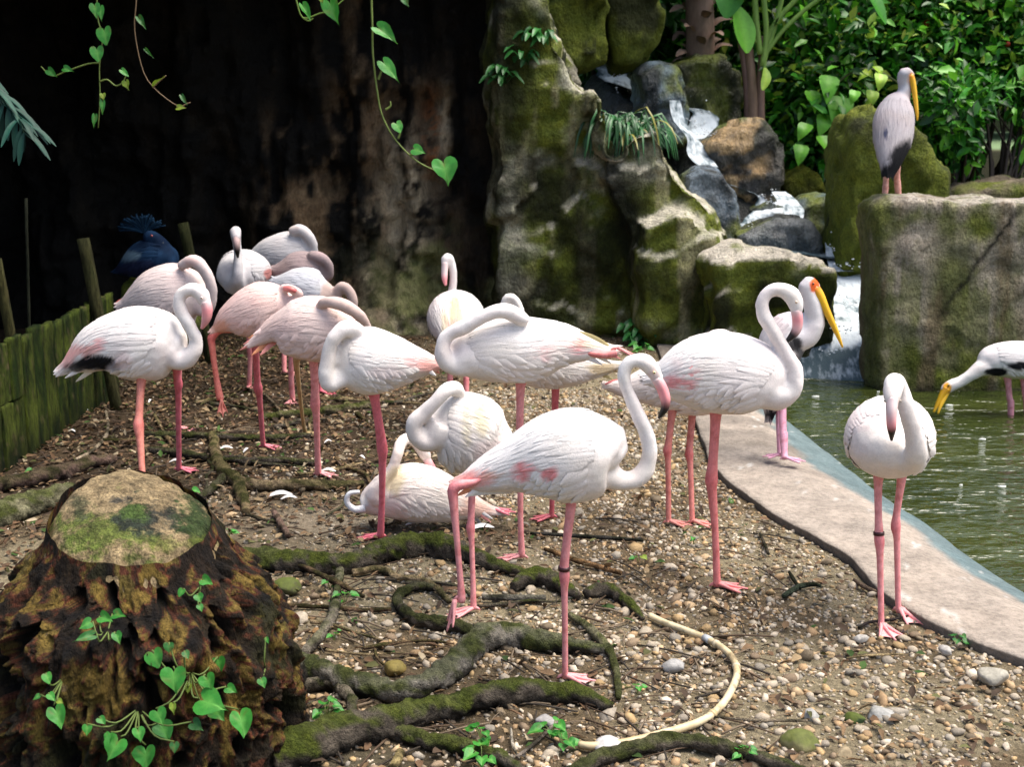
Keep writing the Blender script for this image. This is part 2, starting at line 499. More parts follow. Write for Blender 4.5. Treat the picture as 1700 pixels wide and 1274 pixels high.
def rockcol(V, Nn, seed, tan, grey, moss, moss_amt, top=None, top_amt=0.0, streak=0.5, dark=(0.012, 0.013, 0.008), dark_amt=0.4, sc=1.0):
    n1 = fbm(V, 1.7 * sc, 4, seed); n2 = fbm(V * np.array([1, 1, 0.22]), 4.5 * sc, 4, seed + 3); n3 = fbm(V, 5 * sc, 4, seed + 6); n4 = fbm(V, 16 * sc, 3, seed + 7)
    c = mixc(tan, grey, sstep(0.35, 0.65, n3))
    c = c * (0.65 + 0.7 * n4[:, None])
    m = sstep(0.58 - moss_amt * 0.4, 0.72 - moss_amt * 0.4, n1 * 0.55 + n2 * 0.45 * streak + n3 * (0.45 - 0.45 * streak) + 0.05)
    mc = mixc(moss, np.array(moss) * np.array([1.7, 1.35, 0.8]), n4)
    c = c * (1 - m[:, None]) + mc * m[:, None]
    dk = sstep(0.62 - dark_amt * 0.3, 0.78 - dark_amt * 0.3, fbm(V * np.array([1, 1, 0.4]), 2.6 * sc, 4, seed + 12))
    c = c * (1 - 0.85 * dk[:, None]) + np.array(dark) * 0.85 * dk[:, None]
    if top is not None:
        t = sstep(0.35, 0.8, Nn[:, 2]) * top_amt * sstep(0.25, 0.5, n3 + 0.1)  # upward faces made paler, light on the tops put into the colour
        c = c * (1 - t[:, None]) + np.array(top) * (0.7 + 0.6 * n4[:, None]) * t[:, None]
    return c
TAN, GREY, MOSS = (0.52, 0.49, 0.33), (0.38, 0.38, 0.28), (0.135, 0.185, 0.030)
def rock(name, polys, voxel, amp, sc, seed, label, mat='rock', **kw):
    V, F, Nn = rockmesh([prism(*p) for p in polys], voxel, amp, sc, seed, facet=kw.pop('facet', .8))
    args = dict(tan=TAN, grey=GREY, moss=MOSS, moss_amt=0.5); args.update(kw)
    post = args.pop('post', None)
    c = rockcol(V, Nn, seed, **args)
    if post is not None: c = post(V, Nn, c)
    o = obj(name, V, F, c, mat, origin=V.mean(0) * [1, 1, 0] + [0, 0, V[:, 2].min()])
    tag(o, label, 'rock')
    ROCKS[label] = BVHTree.FromPolygons([tuple(v) for v in V], [tuple(f) for g in F for f in g])
    return o
ROCKS = {}
CAMV = Vector((0, 0, CAMH))
def hit(bvh, px, py):
    d = Vector(raydir(px, py)).normalized()
    h = bvh.ray_cast(CAMV, d)
    return (np.array(h[0]), np.array(h[1])) if h[0] is not None else (None, None)

# the cave wall: a tall fluted face, stained by water, under an added overhang that keeps it dark
wx = np.linspace(-9.5, 0.15, 380); wz = np.linspace(-0.2, 3.5, 170)
X, Z = np.meshgrid(wx, wz, indexing='ij')
P = np.stack([X.ravel(), np.zeros(X.size), Z.ravel()], 1)
fl = fbm(P * np.array([1, 1, 0.16]), 2.2, 4, 61) - 0.5
Yw = 10.75 + fl * 1.1 + (fbm(P, 3.5, 4, 62) - 0.5) * 0.35 + (fbm(P * np.array([1, 1, 0.25]), 11, 3, 63) - 0.5) * 0.10
Yw -= 0.55 * sstep(0.5, -0.15, P[:, 2]) * 0.5
Yw -= 1.9 * sstep(2.75, 3.5, P[:, 2]) * sstep(-1.2, -2.6, P[:, 0])
P[:, 1] = Yw
px, py = proj(P)
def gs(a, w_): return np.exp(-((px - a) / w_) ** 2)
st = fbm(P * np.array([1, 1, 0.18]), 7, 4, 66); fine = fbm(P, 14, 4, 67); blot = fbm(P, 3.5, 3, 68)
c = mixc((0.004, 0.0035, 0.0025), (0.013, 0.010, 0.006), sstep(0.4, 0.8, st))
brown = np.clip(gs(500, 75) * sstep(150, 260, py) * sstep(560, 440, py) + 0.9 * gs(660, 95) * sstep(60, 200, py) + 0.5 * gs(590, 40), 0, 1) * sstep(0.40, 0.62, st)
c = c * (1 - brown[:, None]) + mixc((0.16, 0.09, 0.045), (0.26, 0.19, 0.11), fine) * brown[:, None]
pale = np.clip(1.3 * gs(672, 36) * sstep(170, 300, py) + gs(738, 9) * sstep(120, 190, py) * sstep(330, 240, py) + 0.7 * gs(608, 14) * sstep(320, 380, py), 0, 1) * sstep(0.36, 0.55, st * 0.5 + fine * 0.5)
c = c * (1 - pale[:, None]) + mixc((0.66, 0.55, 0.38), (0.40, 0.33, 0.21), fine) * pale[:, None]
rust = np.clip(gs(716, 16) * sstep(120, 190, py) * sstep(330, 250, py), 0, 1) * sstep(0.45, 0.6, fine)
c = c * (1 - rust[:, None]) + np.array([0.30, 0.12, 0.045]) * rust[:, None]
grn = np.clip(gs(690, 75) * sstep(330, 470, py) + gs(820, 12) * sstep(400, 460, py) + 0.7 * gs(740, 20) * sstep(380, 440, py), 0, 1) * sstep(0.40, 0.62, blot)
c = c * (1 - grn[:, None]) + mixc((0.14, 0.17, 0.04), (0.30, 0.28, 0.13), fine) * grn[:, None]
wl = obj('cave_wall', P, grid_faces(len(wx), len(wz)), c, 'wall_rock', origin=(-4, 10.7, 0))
tag(wl, 'tall black rock wall with tan and rusty water stains behind the flock', 'rock wall')
WALL = BVHTree.FromPolygons([tuple(v) for v in P], [tuple(f) for f in grid_faces(len(wx), len(wz))])
# overhang above the wall, added out of view to shade cave and rear birds
rx = np.linspace(-10, 0.1, 120); ry = np.linspace(0, 1, 50)
X, U = np.meshgrid(rx, ry, indexing='ij')
front = 6.5 + 3.6 * sstep(-2.2, -0.8, X) + (fbm(np.stack([X.ravel()] + [np.zeros(X.size)] * 2, 1), 0.9, 3, 71).reshape(X.shape) - 0.5) * 0.8
Yr = front * (1 - U) + 11.4 * U
Pr = np.stack([X.ravel(), Yr.ravel(), np.zeros(X.size)], 1)
low = 2.86 + 0.28 * (fbm(Pr, 1.6, 4, 72)) + 0.5 * sstep(0.12, 0.0, U.ravel())
Pb = Pr.copy(); Pb[:, 2] = low
Pt = Pr.copy(); Pt[:, 2] = 3.7 + 0.4 * fbm(Pr, 0.8, 3, 73)
Fg = grid_faces(120, 50); n = len(Pb)
rim = []
idx = np.arange(n).reshape(120, 50)
loop = np.concatenate([idx[:, 0], idx[-1, 1:], idx[::-1, -1][1:], idx[0, ::-1][1:]])
rim = np.stack([loop[:-1], loop[1:], loop[1:] + n, loop[:-1] + n], 1)
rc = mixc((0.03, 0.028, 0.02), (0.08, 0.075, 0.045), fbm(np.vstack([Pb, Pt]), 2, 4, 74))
ov = obj('shade_overhang', np.vstack([Pb, Pt]), np.vstack([Fg, Fg[:, ::-1] + n, rim]), rc, 'rock', origin=(-4, 8.5, 2.9))
tag(ov, 'added unseen rock overhang shading the cave above the flock', 'rock')
ROOF = BVHTree.FromPolygons([tuple(v) for v in Pb], [tuple(f) for f in Fg])
# side of the cave, left beyond the fence
sy = np.linspace(5.6, 11.2, 150); sz = np.linspace(-0.2, 3.5, 80)
Yg, Zg = np.meshgrid(sy, sz, indexing='ij')
P = np.stack([np.zeros(Yg.size), Yg.ravel(), Zg.ravel()], 1)
P[:, 0] = -4.6 + (fbm(P * np.array([1, 1, 0.3]), 1.6, 4, 81) - 0.5) * 1.0 + 0.5 * sstep(6.5, 5.6, P[:, 1]) * -1
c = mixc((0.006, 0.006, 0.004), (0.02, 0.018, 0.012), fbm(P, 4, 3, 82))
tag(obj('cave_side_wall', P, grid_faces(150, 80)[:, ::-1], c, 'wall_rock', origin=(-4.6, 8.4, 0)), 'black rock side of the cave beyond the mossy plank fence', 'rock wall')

# the mossy cliff between the cave and the cascade
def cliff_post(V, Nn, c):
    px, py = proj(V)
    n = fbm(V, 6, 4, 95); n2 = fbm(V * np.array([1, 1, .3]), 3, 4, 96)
    k = sstep(1085, 1035, px + (n2 - .5) * 200) * sstep(190, 300, py + (n - .5) * 200) * sstep(0.75, 0.3, Nn[:, 2]) * sstep(.68, .50, fbm(V * np.array([1, 1, .5]), 3.2, 4, 97))  # left steep faces blackened: shade painted in, together with black algae
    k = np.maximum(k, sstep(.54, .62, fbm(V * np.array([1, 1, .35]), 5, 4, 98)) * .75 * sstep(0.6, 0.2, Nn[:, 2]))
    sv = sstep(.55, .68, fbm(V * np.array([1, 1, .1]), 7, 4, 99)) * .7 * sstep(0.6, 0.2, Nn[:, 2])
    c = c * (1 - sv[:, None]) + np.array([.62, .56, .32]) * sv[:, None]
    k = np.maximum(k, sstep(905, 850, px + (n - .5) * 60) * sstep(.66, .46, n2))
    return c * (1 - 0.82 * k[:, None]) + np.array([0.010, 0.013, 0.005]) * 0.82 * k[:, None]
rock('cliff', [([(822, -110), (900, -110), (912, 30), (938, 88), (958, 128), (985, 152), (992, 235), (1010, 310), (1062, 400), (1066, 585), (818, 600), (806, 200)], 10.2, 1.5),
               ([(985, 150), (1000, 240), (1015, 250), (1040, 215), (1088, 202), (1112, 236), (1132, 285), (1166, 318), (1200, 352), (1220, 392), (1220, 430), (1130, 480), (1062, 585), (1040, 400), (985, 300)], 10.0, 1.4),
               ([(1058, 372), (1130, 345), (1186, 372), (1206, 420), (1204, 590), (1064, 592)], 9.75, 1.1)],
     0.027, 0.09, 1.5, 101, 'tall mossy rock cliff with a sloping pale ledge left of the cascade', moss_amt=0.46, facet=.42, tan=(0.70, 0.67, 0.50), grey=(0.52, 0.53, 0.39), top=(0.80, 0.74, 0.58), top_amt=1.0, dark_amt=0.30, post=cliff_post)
rock('boulder', [([(1176, 437), (1230, 424), (1330, 430), (1388, 452), (1396, 482), (1384, 570), (1345, 612), (1182, 592)], 9.3, 0.9, 0.0, 0.93)],
     0.028, 0.05, 1.8, 111, 'low flat-topped mossy block below the cliff at the pond corner', moss_amt=0.58, tan=(0.64, 0.62, 0.44), top=(0.80, 0.72, 0.60), top_amt=0.95, dark_amt=0.25)
def tall_post(V, Nn, c):
    px, py = proj(V)
    n = fbm(V * np.array([1, 1, .2]), 5, 4, 125); f = fbm(V, 12, 4, 126)
    # green curtain on the left side and a patch in the middle
    g = np.clip(sstep(1500, 1462, px + (f - .5) * 40) + np.exp(-((px - 1580) / 40) ** 2 - ((py - 500) / 110) ** 2) * 1.4 + 0.8 * np.exp(-((px - 1670) / 22) ** 2 - ((py - 500) / 90) ** 2), 0, 1) * sstep(0.3, 0.5, n + 0.12)
    c = c * (1 - 0.85 * g[:, None]) + mixc((0.07, 0.105, 0.01), (0.24, 0.26, 0.04), f) * 0.85 * g[:, None]
    sv = fbm(V * np.array([1, 1, .07]), 9, 4, 127); s1 = sstep(.52, .66, sv) * .75; s2 = sstep(.46, .34, sv) * .6
    c = c * (1 - s1[:, None]) + mixc((0.20, 0.13, 0.07), (0.30, 0.24, 0.14), f) * s1[:, None]
    c = c * (1 - s2[:, None]) + mixc((0.11, 0.15, 0.02), (0.26, 0.27, 0.06), f) * s2[:, None]
    # diagonal crack
    d = np.abs((px - 1690) * 0.80 + (py - 350) * 0.60 + (f - .5) * 22)
    k = np.exp(-(d / 4.0) ** 2) * sstep(330, 360, py) * sstep(560, 480, py)
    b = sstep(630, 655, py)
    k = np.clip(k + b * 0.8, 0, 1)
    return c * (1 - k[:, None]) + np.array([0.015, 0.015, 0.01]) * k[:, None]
rock('boulder', [([(1450, 345), (1480, 328), (1560, 330), (1600, 338), (1640, 330), (1700, 336), (1860, 322), (1880, 480), (1860, 690), (1452, 690), (1456, 480)], 8.7, 0.62, 0.0, 0.95)],
     0.024, 0.026, 1.8, 121, 'tall pale square boulder standing in the pond with a stork on top', tan=(0.74, 0.62, 0.50), grey=(0.54, 0.46, 0.37), moss_amt=0.16, facet=.35, top=(0.78, 0.69, 0.58), top_amt=0.9, dark_amt=0.15, post=tall_post)
rock('boulder', [([(1404, 250), (1420, 190), (1460, 172), (1510, 190), (1545, 235), (1580, 285), (1592, 345), (1590, 470), (1400, 470)], 10.3, 0.9)],
     0.035, 0.05, 1.6, 131, 'rounded dark mossy boulder behind the stork on the tall boulder', moss_amt=0.95, tan=(0.12, 0.11, 0.06), dark_amt=0.3)
rock('boulder', [([(905, -120), (1005, -120), (1012, 20), (1004, 105), (950, 122), (915, 80), (903, 20)], 12.0, 0.9)], 0.045, 0.06, 1.4, 141, 'upright olive boulder above the cliff beside the cave', moss_amt=0.7, dark_amt=0.2)
rock('boulder', [([(1012, -120), (1085, -120), (1106, 20), (1092, 62), (1062, 112), (1016, 118), (1010, 30)], 12.4, 0.9)], 0.045, 0.06, 1.4, 145, 'yellow-green boulder at the top of the cascade above the fern clump', moss_amt=0.85, dark_amt=0.2)
rock('boulder', [([(888, 60), (915, 50), (945, 95), (968, 140), (950, 150), (910, 130), (880, 100)], 11.2, 0.6)], 0.03, 0.03, 2, 149, 'small pale tan rock wedged on top of the cliff', tan=(0.40, 0.37, 0.28), grey=(0.3, 0.28, 0.2), moss_amt=0.15, dark_amt=0.1)
rock('boulder', [([(1058, 120), (1085, 104), (1125, 112), (1142, 160), (1140, 250), (1060, 250)], 12.3, 0.9)], 0.035, 0.04, 1.8, 153, 'dark wet boulder beside the upper falls', 'wet_rock', tan=(0.26, 0.36, 0.44), grey=(0.09, 0.12, 0.14), moss_amt=0.3, dark_amt=0.5)
rock('boulder', [([(1120, 105), (1160, 90), (1205, 96), (1232, 118), (1238, 170), (1232, 250), (1130, 250)], 13.1, 0.9)], 0.035, 0.05, 1.8, 157, 'round-topped mossy black boulder under the palm trunk', 'wet_rock', tan=(0.10, 0.09, 0.04), grey=(0.03, 0.03, 0.03), moss_amt=0.6, dark_amt=0.45)
def yellow_post(V, Nn, c):
    n = fbm(V, 4, 4, 164); f = fbm(V, 14, 3, 165)
    k = sstep(0.42, 0.52, n) * sstep(1290, 1255, proj(V)[0])
    return c * (1 - k[:, None]) + mixc((0.72, 0.45, 0.19), (0.48, 0.34, 0.18), f) * k[:, None]
rock('boulder', [([(1168, 238), (1205, 212), (1268, 196), (1298, 222), (1304, 290), (1300, 350), (1245, 360), (1190, 300)], 11.9, 0.8)], 0.03, 0.045, 2.0, 161, 'angular ochre and black boulder splitting the cascade', 'wet_rock', tan=(0.10, 0.09, 0.07), grey=(0.05, 0.05, 0.05), moss_amt=0.05, dark_amt=0.3, post=yellow_post)
rock('boulder', [([(1138, 292), (1165, 274), (1200, 284), (1226, 318), (1232, 360), (1225, 420), (1150, 400), (1135, 330)], 11.0, 0.6)], 0.028, 0.025, 2.0, 169, 'smooth black wet boulder glistening behind the pale ledge', 'wet_rock', tan=(0.20, 0.26, 0.32), grey=(0.06, 0.075, 0.09), moss_amt=0.1, dark_amt=0.3)
rock('boulder', [([(1302, 300), (1318, 288), (1345, 276), (1362, 292), (1376, 325), (1376, 400), (1302, 400)], 12.6, 0.5)], 0.03, 0.03, 2.0, 173, 'small bright moss-green rock in the cascade shade', tan=(0.12, 0.13, 0.03), grey=(0.14, 0.15, 0.03), moss=(0.11, 0.14, 0.012), moss_amt=0.95, dark_amt=0.05)
rock('boulder', [([(1318, 345), (1345, 328), (1400, 326), (1425, 345), (1432, 375), (1420, 460), (1330, 470)], 11.4, 0.6)], 0.03, 0.03, 2.0, 177, 'dark teal wet boulder next to the rapids', 'wet_rock', tan=(0.13, 0.20, 0.215), grey=(0.05, 0.07, 0.075), moss_amt=0.12, dark_amt=0.4)
rock('boulder', [([(1228, 395), (1262, 378), (1300, 362), (1348, 368), (1374, 402), (1372, 450), (1300, 450), (1235, 440)], 10.7, 0.6)], 0.028, 0.025, 2.2, 181, 'low brown wet slab in the stream above the flat block', 'wet_rock', tan=(0.25, 0.26, 0.26), grey=(0.08, 0.11, 0.125), moss_amt=0.15, dark_amt=0.35)
rock('boulder', [([(1240, 345), (1290, 335), (1330, 350), (1335, 385), (1240, 395)], 11.8, 0.5)], 0.03, 0.03, 2.2, 185, 'black wet rock washed by the middle of the cascade', 'wet_rock', tan=(0.18, 0.25, 0.30), grey=(0.06, 0.08, 0.095), moss_amt=0.1, dark_amt=0.4)

# the streambed under the cascade and the running water on it
SP = np.array([(1020, 100, 14.2, .35), (1028, 135, 13.6, .3), (1100, 165, 13.4, .4), (1165, 185, 13.0, .22), (1168, 215, 12.7, .24), (1180, 252, 12.4, .34), (1225, 300, 12.15, .5), (1282, 332, 11.95, .26), (1275, 365, 11.6, .42), (1265, 392, 11.2, .55), (1300, 418, 10.95, .75), (1380, 424, 10.95, .5), (1420, 434, 10.9, .5), (1416, 452, 10.5, .55), (1414, 492, 10.1, .6), (1412, 520, 9.7, .62), (1408, 560, 9.35, .62), (1402, 598, 9.05, .6), (1398, 622, 8.82, .5)])
C3 = np.array([vp(a, b, y) for a, b, y, _ in SP])
C3[-1, 2] = WZ - 0.09; C3[-2, 2] = WZ - 0.01
Cw = catmull(np.hstack([C3, SP[:, 3:4]]), 170)
def ribbon(Cw, mult, dz, nx, seed, amp, skirt=0):
    C = Cw[:, :3]; T, Bn, _ = frames(C); w_ = Cw[:, 3] * mult * (.75 + .5 * fbm(C, 5, 2, seed + 3))
    s = np.linspace(-1, 1, nx)
    V = C[:, None, :] + Bn[:, None, :] * (s[None, :, None] * w_[:, None, None] * 0.5)
    V[:, :, 2] += dz - skirt * (np.abs(s)[None, :] ** 3)
    V = V.reshape(-1, 3)
    V[:, 2] += (fbm(V, 6, 4, seed) - 0.5) * amp
    return V, grid_faces(len(C), nx)
V, F = ribbon(Cw, 2.6, -0.09, 24, 191, 0.10, 0.7)
c = mixc((0.02, 0.022, 0.02), (0.08, 0.085, 0.07), fbm(V, 5, 3, 192))
tag(obj('streambed', V, F, c, 'wet_rock'), kind='structure')
V, F = ribbon(Cw, 1.15, 0.0, 30, 193, 0.035)
steep = np.gradient(Cw[:, 2]) / (np.linalg.norm(np.gradient(Cw[:, :3], axis=0), axis=1) + 1e-9)
foam = np.clip(0.12 + 0.9 * np.abs(steep), 0, 0.60)
rap = np.exp(-((proj(Cw[:, :3])[1] - 490) / 60) ** 2) * 0.16
foam = np.clip(foam + rap, 0, 0.62) * sstep(600, 555, proj(Cw[:, :3])[1])
c = np.repeat(foam, 30)[:, None] * np.ones(3)
c = c + ((fbm(V * np.array([1, 2.8, 1]), 3.4, 4, 194) - 0.5) * 0.75)[:, None]
c = c * (1 - .75 * np.tile(np.abs(np.linspace(-1, 1, 30)) ** 4, len(foam)))[:, None]
tag(obj('cascade', V, F, np.clip(c, 0, 1), 'foam_water'), kind='structure')

# the small pool held behind the flat block, and thin side rills over the wet boulders
for nm, pts in (('pool', [(1215, 405, 10.95, .25), (1260, 412, 10.85, .5), (1330, 420, 10.8, .55), (1392, 430, 10.7, .4)]), ('rill', [(1120, 170, 12.2, .10), (1128, 205, 12.1, .12), (1150, 235, 12.0, .16), (1160, 262, 11.9, .22), (1178, 282, 11.75, .2)]), ('rill', [(1292, 322, 11.7, .14), (1306, 336, 11.55, .2), (1318, 352, 11.4, .16), (1316, 372, 11.2, .14)]), ('rill', [(1382, 398, 11.0, .10), (1384, 412, 10.75, .12), (1388, 432, 10.6, .14), (1396, 455, 10.4, .2)])):
    Cp = catmull(np.array([[*vp(a, b, y), w_] for a, b, y, w_ in pts]), 46)
    V, F = ribbon(Cp, 1.0, .02, 14, 400 + len(pts) + pts[0][0], .012)
    c = np.full((len(V), 3), .10 if nm == 'pool' else .30) + ((fbm(V * np.array([1, 2.5, 1]), 7, 3, 197) - .5) * .6)[:, None]
    tag(obj(nm, V, F, np.clip(c, 0, 1), 'foam_water'), kind='structure')
# spray and broken white water at the falls: far too many drops to count
r_ = np.random.default_rng(9)
parts = []
for (x, y, Y, sx, sy, n) in ((1026, 132, 12.6, 9, 14, 60), (1158, 195, 12.25, 16, 20, 160), (1176, 222, 12.1, 22, 10, 100), (1286, 330, 11.55, 22, 14, 140), (1250, 372, 11.1, 18, 8, 70), (1262, 386, 11.0, 22, 6, 60), (1385, 415, 10.6, 10, 16, 60), (1415, 440, 10.35, 24, 6, 110), (1412, 488, 9.95, 28, 6, 130), (1410, 505, 9.8, 28, 5, 90), (1408, 545, 9.3, 30, 8, 110), (1380, 580, 9.0, 22, 8, 60)):
    for i in range(n // 4):
        p = vp(x + r_.normal() * sx * .6, y + r_.normal() * sy * .6, Y + r_.normal() * .06); s_ = r_.uniform(.003, .008)
        parts.append((ICO1[0] * s_ * np.array([r_.uniform(.8, 2.2), 1, r_.uniform(.5, 1)]) + p, ICO1[1], np.array([.78, .82, .86])))
V, F, c = join(parts)
tag(obj('water_spray', V, F, c, 'feather'), kind='stuff')
# ------------------------------------------------------------------ wooded bank far behind
hx = np.linspace(-60, 60, 60); hy = np.linspace(24, 70, 30)
X, Yh = np.meshgrid(hx, hy, indexing='ij')
P = np.stack([X.ravel(), Yh.ravel(), np.zeros(X.size)], 1)
P[:, 2] = 0.6 + 14 * sstep(24, 45, P[:, 1] + (fbm(P, .1, 3, 201) - .5) * 8) + (fbm(P, .5, 3, 202)) * .8
tag(obj('hillside', P, grid_faces(60, 30), mixc((.012, .022, .006), (.03, .05, .012), fbm(P, .8, 3, 203)), 'soil'), kind='structure')

# ------------------------------------------------------------------ foliage helpers
def leaf_batch(C, D, Nrm, L, W, cols, fold=0.25):
    """many leaves as one mesh: base C, direction D, face normal Nrm, length L, width W"""
    n = len(C)
    D = D / (np.linalg.norm(D, axis=1)[:, None] + 1e-9)
    Sd = np.cross(D, Nrm); Sd /= np.linalg.norm(Sd, axis=1)[:, None] + 1e-9
    Nn = np.cross(Sd, D)
    L = np.broadcast_to(L, n)[:, None]; W = np.broadcast_to(W, n)[:, None]
    v0 = C; v1 = C + D * L * .35 - Sd * W * .5 + Nn * W * fold * .6; v2 = C + D * L * .38 - Nn * W * .04; v3 = C + D * L * .35 + Sd * W * .5 + Nn * W * fold * .6
    v4 = C + D * L * .72 - Sd * W * .34 + Nn * W * fold * .2; v5 = C + D * L * .72 + Sd * W * .34 + Nn * W * fold * .2
    v6 = C + D * L - Nn * L * .12
    V = np.stack([v0, v1, v2, v3, v4, v5, v6], 1).reshape(-1, 3)
    b = np.arange(n)[:, None] * 7
    T = np.concatenate([b + [0, 1, 2], b + [0, 2, 3], b + [4, 6, 2], b + [2, 6, 5]], 0)
    Q = np.concatenate([b + [1, 4, 2, 2], b + [2, 5, 3, 3]], 0)
    T = np.concatenate([T, Q[:, [0, 1, 2]]], 0)
    c = np.repeat(cols, 7, 0)
    return V, T, c
def rand_unit(n, r_):
    v = r_.normal(size=(n, 3)); return v / np.linalg.norm(v, axis=1)[:, None]
def shrub(name, label, px, py, Y, rx, ry, depth, n, size, cols, seed, group, stems=5, flowers=0, clump=26):
    r_ = np.random.default_rng(seed)
    c0 = vp(px, py, Y); sx, sz = rx * mpp(Y), ry * mpp(Y)
    gz0 = float(ground_z(np.array([c0[0]]), np.array([Y]))[0])
    root = thing(name, (c0[0], Y, gz0), label, 'shrub' if 'tree' not in name else 'tree', group)
    n = int(n * 1.3); size = size * .84
    nc = max(12, n // clump)
    d = rand_unit(nc, r_); rad = r_.uniform(.25, 1, nc) ** .5
    cc = c0 + d * rad[:, None] * np.array([sx, depth, sz])
    ncl = r_.integers(0, nc, n)
    C = cc[ncl] + r_.normal(size=(n, 3)) * size * 1.5
    C[:, 2] = np.maximum(C[:, 2], gz0 + .05)
    out = C - c0; out /= np.linalg.norm(out, axis=1)[:, None] + 1e-9
    qx_, qy_ = proj(C); kp = ((qx_ - 1658) / 34) ** 2 + ((qy_ - 245) / 75) ** 2 > 1
    C, out, ncl = C[kp], out[kp], ncl[kp]; n = len(C)
    D = out * .6 + rand_unit(n, r_) * .8 + np.array([0, 0, -.35])
    Nm = np.array([0, 0, 1.0]) * .9 + rand_unit(n, r_) * .7 + np.array([0, -.3, 0])
    tone = (np.array([.72, .84, .94, 1.06, 1.2])[r_.integers(0, 5, nc)])[ncl] * r_.uniform(.8, 1.25, n)
    pal = np.array(cols)[r_.choice(len(cols), n, p=np.array([.34, .31, .22, .13][:len(cols)]) / sum([.34, .31, .22, .13][:len(cols)]))]
    V, F, c = leaf_batch(C, D, Nm, size * (szc := r_.uniform(.55, 1.45, nc)[ncl] * r_.uniform(.75, 1.3, n)), size * .46 * szc * r_.uniform(.7, 1.3, n), np.clip(pal * tone[:, None], 0, .6))
    obj('crown', V, F, c, 'leaf', root, smooth=False)
    base = np.array([c0[0], Y, gz0 - .05])
    for i in range(stems):
        tip = cc[r_.integers(0, nc)]
        b = base + np.array([r_.uniform(-.5, .5) * sx * .6, r_.uniform(-.15, .15), 0])
        mid = b * .5 + tip * .5 + r_.normal(size=3) * .08
        Cc = catmull(np.array([[*b, .03], [*mid, .02], [*tip, .008]]), 12)
        V, F = tube(Cc[:, :3], Cc[:, 3] * r_.uniform(.6, 1.3), 6)
        obj('stem', V, F, (.05, .035, .02), 'stem', root)
    if flowers:
        parts = []
        for i in range(flowers):
            p = c0 + rand_unit(1, r_)[0] * np.array([sx, depth, sz]) * np.array([.9, 1, .9]); p[1] = c0[1] - abs(p[1] - c0[1])
            parts.append((ICO1[0] * r_.uniform(.025, .05) * r_.uniform(.6, 1.2, (1, 3)) + p, ICO1[1], np.array([.55, .05, .02]) * r_.uniform(.6, 1.2)))
        V, F, c = join(parts); tag(obj('blossom', V, F, c, 'leaf', root), kind='stuff')
    return root
G1, G2, G3, G4 = (.016, .085, .008), (.04, .22, .014), (.14, .43, .03), (.36, .58, .06)
DG = 'shrubs behind the cascade'
far = [(900, 20, 20, 260, 220), (1150, 0, 21, 240, 220), (1380, 20, 20, 230, 220), (1560, 30, 21, 220, 190), (1720, 20, 22, 200, 190)]
nf = 15000
r_ = np.random.default_rng(5)
C = np.stack([r_.uniform(-4, 13, nf), r_.uniform(21, 25, nf), r_.uniform(2.2, 8, nf)], 1)
pxf, pyf = proj(C)
k = ~((pxf > 1600) & (pxf < 1720) & (pyf > 165)); C = C[k]; nf = len(C)
V, F, c = leaf_batch(C, rand_unit(nf, r_) + [0, 0, -.3], rand_unit(nf, r_) * .6 + [0, -.4, .8], r_.uniform(.3, .6, nf), r_.uniform(.18, .34, nf), np.array([G1, G2, G3])[r_.integers(0, 3, nf)] * r_.uniform(.5, 1.1, (nf, 1)))
tag(obj('distant_wood', V, F, c, 'leaf', smooth=False), 'dense dark green wood far behind the cascade', 'wood', kind='stuff')
shrub('shrub', 'dark leafy shrub behind the palm trunk at the cascade top', 1110, 30, 15.5, 120, 150, .8, 3600, .20, [G1, G2, G3], 1, DG)
shrub('shrub', 'broad bright green shrub rising over the banana stems', 1300, 10, 14.8, 130, 130, .8, 4200, .18, [G2, G1, G3, G4], 2, DG)
shrub('shrub', 'shaded shrub hanging down behind the ochre boulder', 1310, 200, 14.2, 90, 120, .6, 2600, .17, [G1, G2, G3], 3, DG)
shrub('shrub', 'red-flowered bush behind the perched stork', 1490, 50, 13.8, 130, 120, .7, 5200, .15, [G2, G1, G3, G4], 4, DG, flowers=16)
shrub('shrub', 'dense green bush over the rounded mossy boulder', 1410, 170, 13.5, 100, 120, .6, 3200, .16, [G1, G2, G3, G4], 5, DG)
shrub('shrub', 'fine-leaved green bush above the lawn gap', 1630, 60, 13.4, 130, 110, .7, 5200, .13, [G2, G1, G3, G4], 6, DG, flowers=8)
shrub('shrub', 'low leafy bush right of the rounded mossy boulder', 1585, 200, 12.6, 60, 75, .5, 1800, .13, [G2, G1, G3], 7, DG)
shrub('shrub', 'light green bush at the edge of the lawn gap', 1740, 130, 13.0, 60, 150, .6, 2400, .14, [G2, G3, G4], 8, DG)
shrub('shrub', 'deep shade bush low behind the cascade rocks', 1360, 300, 13.4, 70, 60, .5, 1500, .15, [G1, G2], 9, DG)
shrub('shrub', 'dark leafy bush left of the palm trunk above the boulders', 1000, -60, 14.5, 130, 120, .8, 2600, .2, [G1, G2], 10, DG)
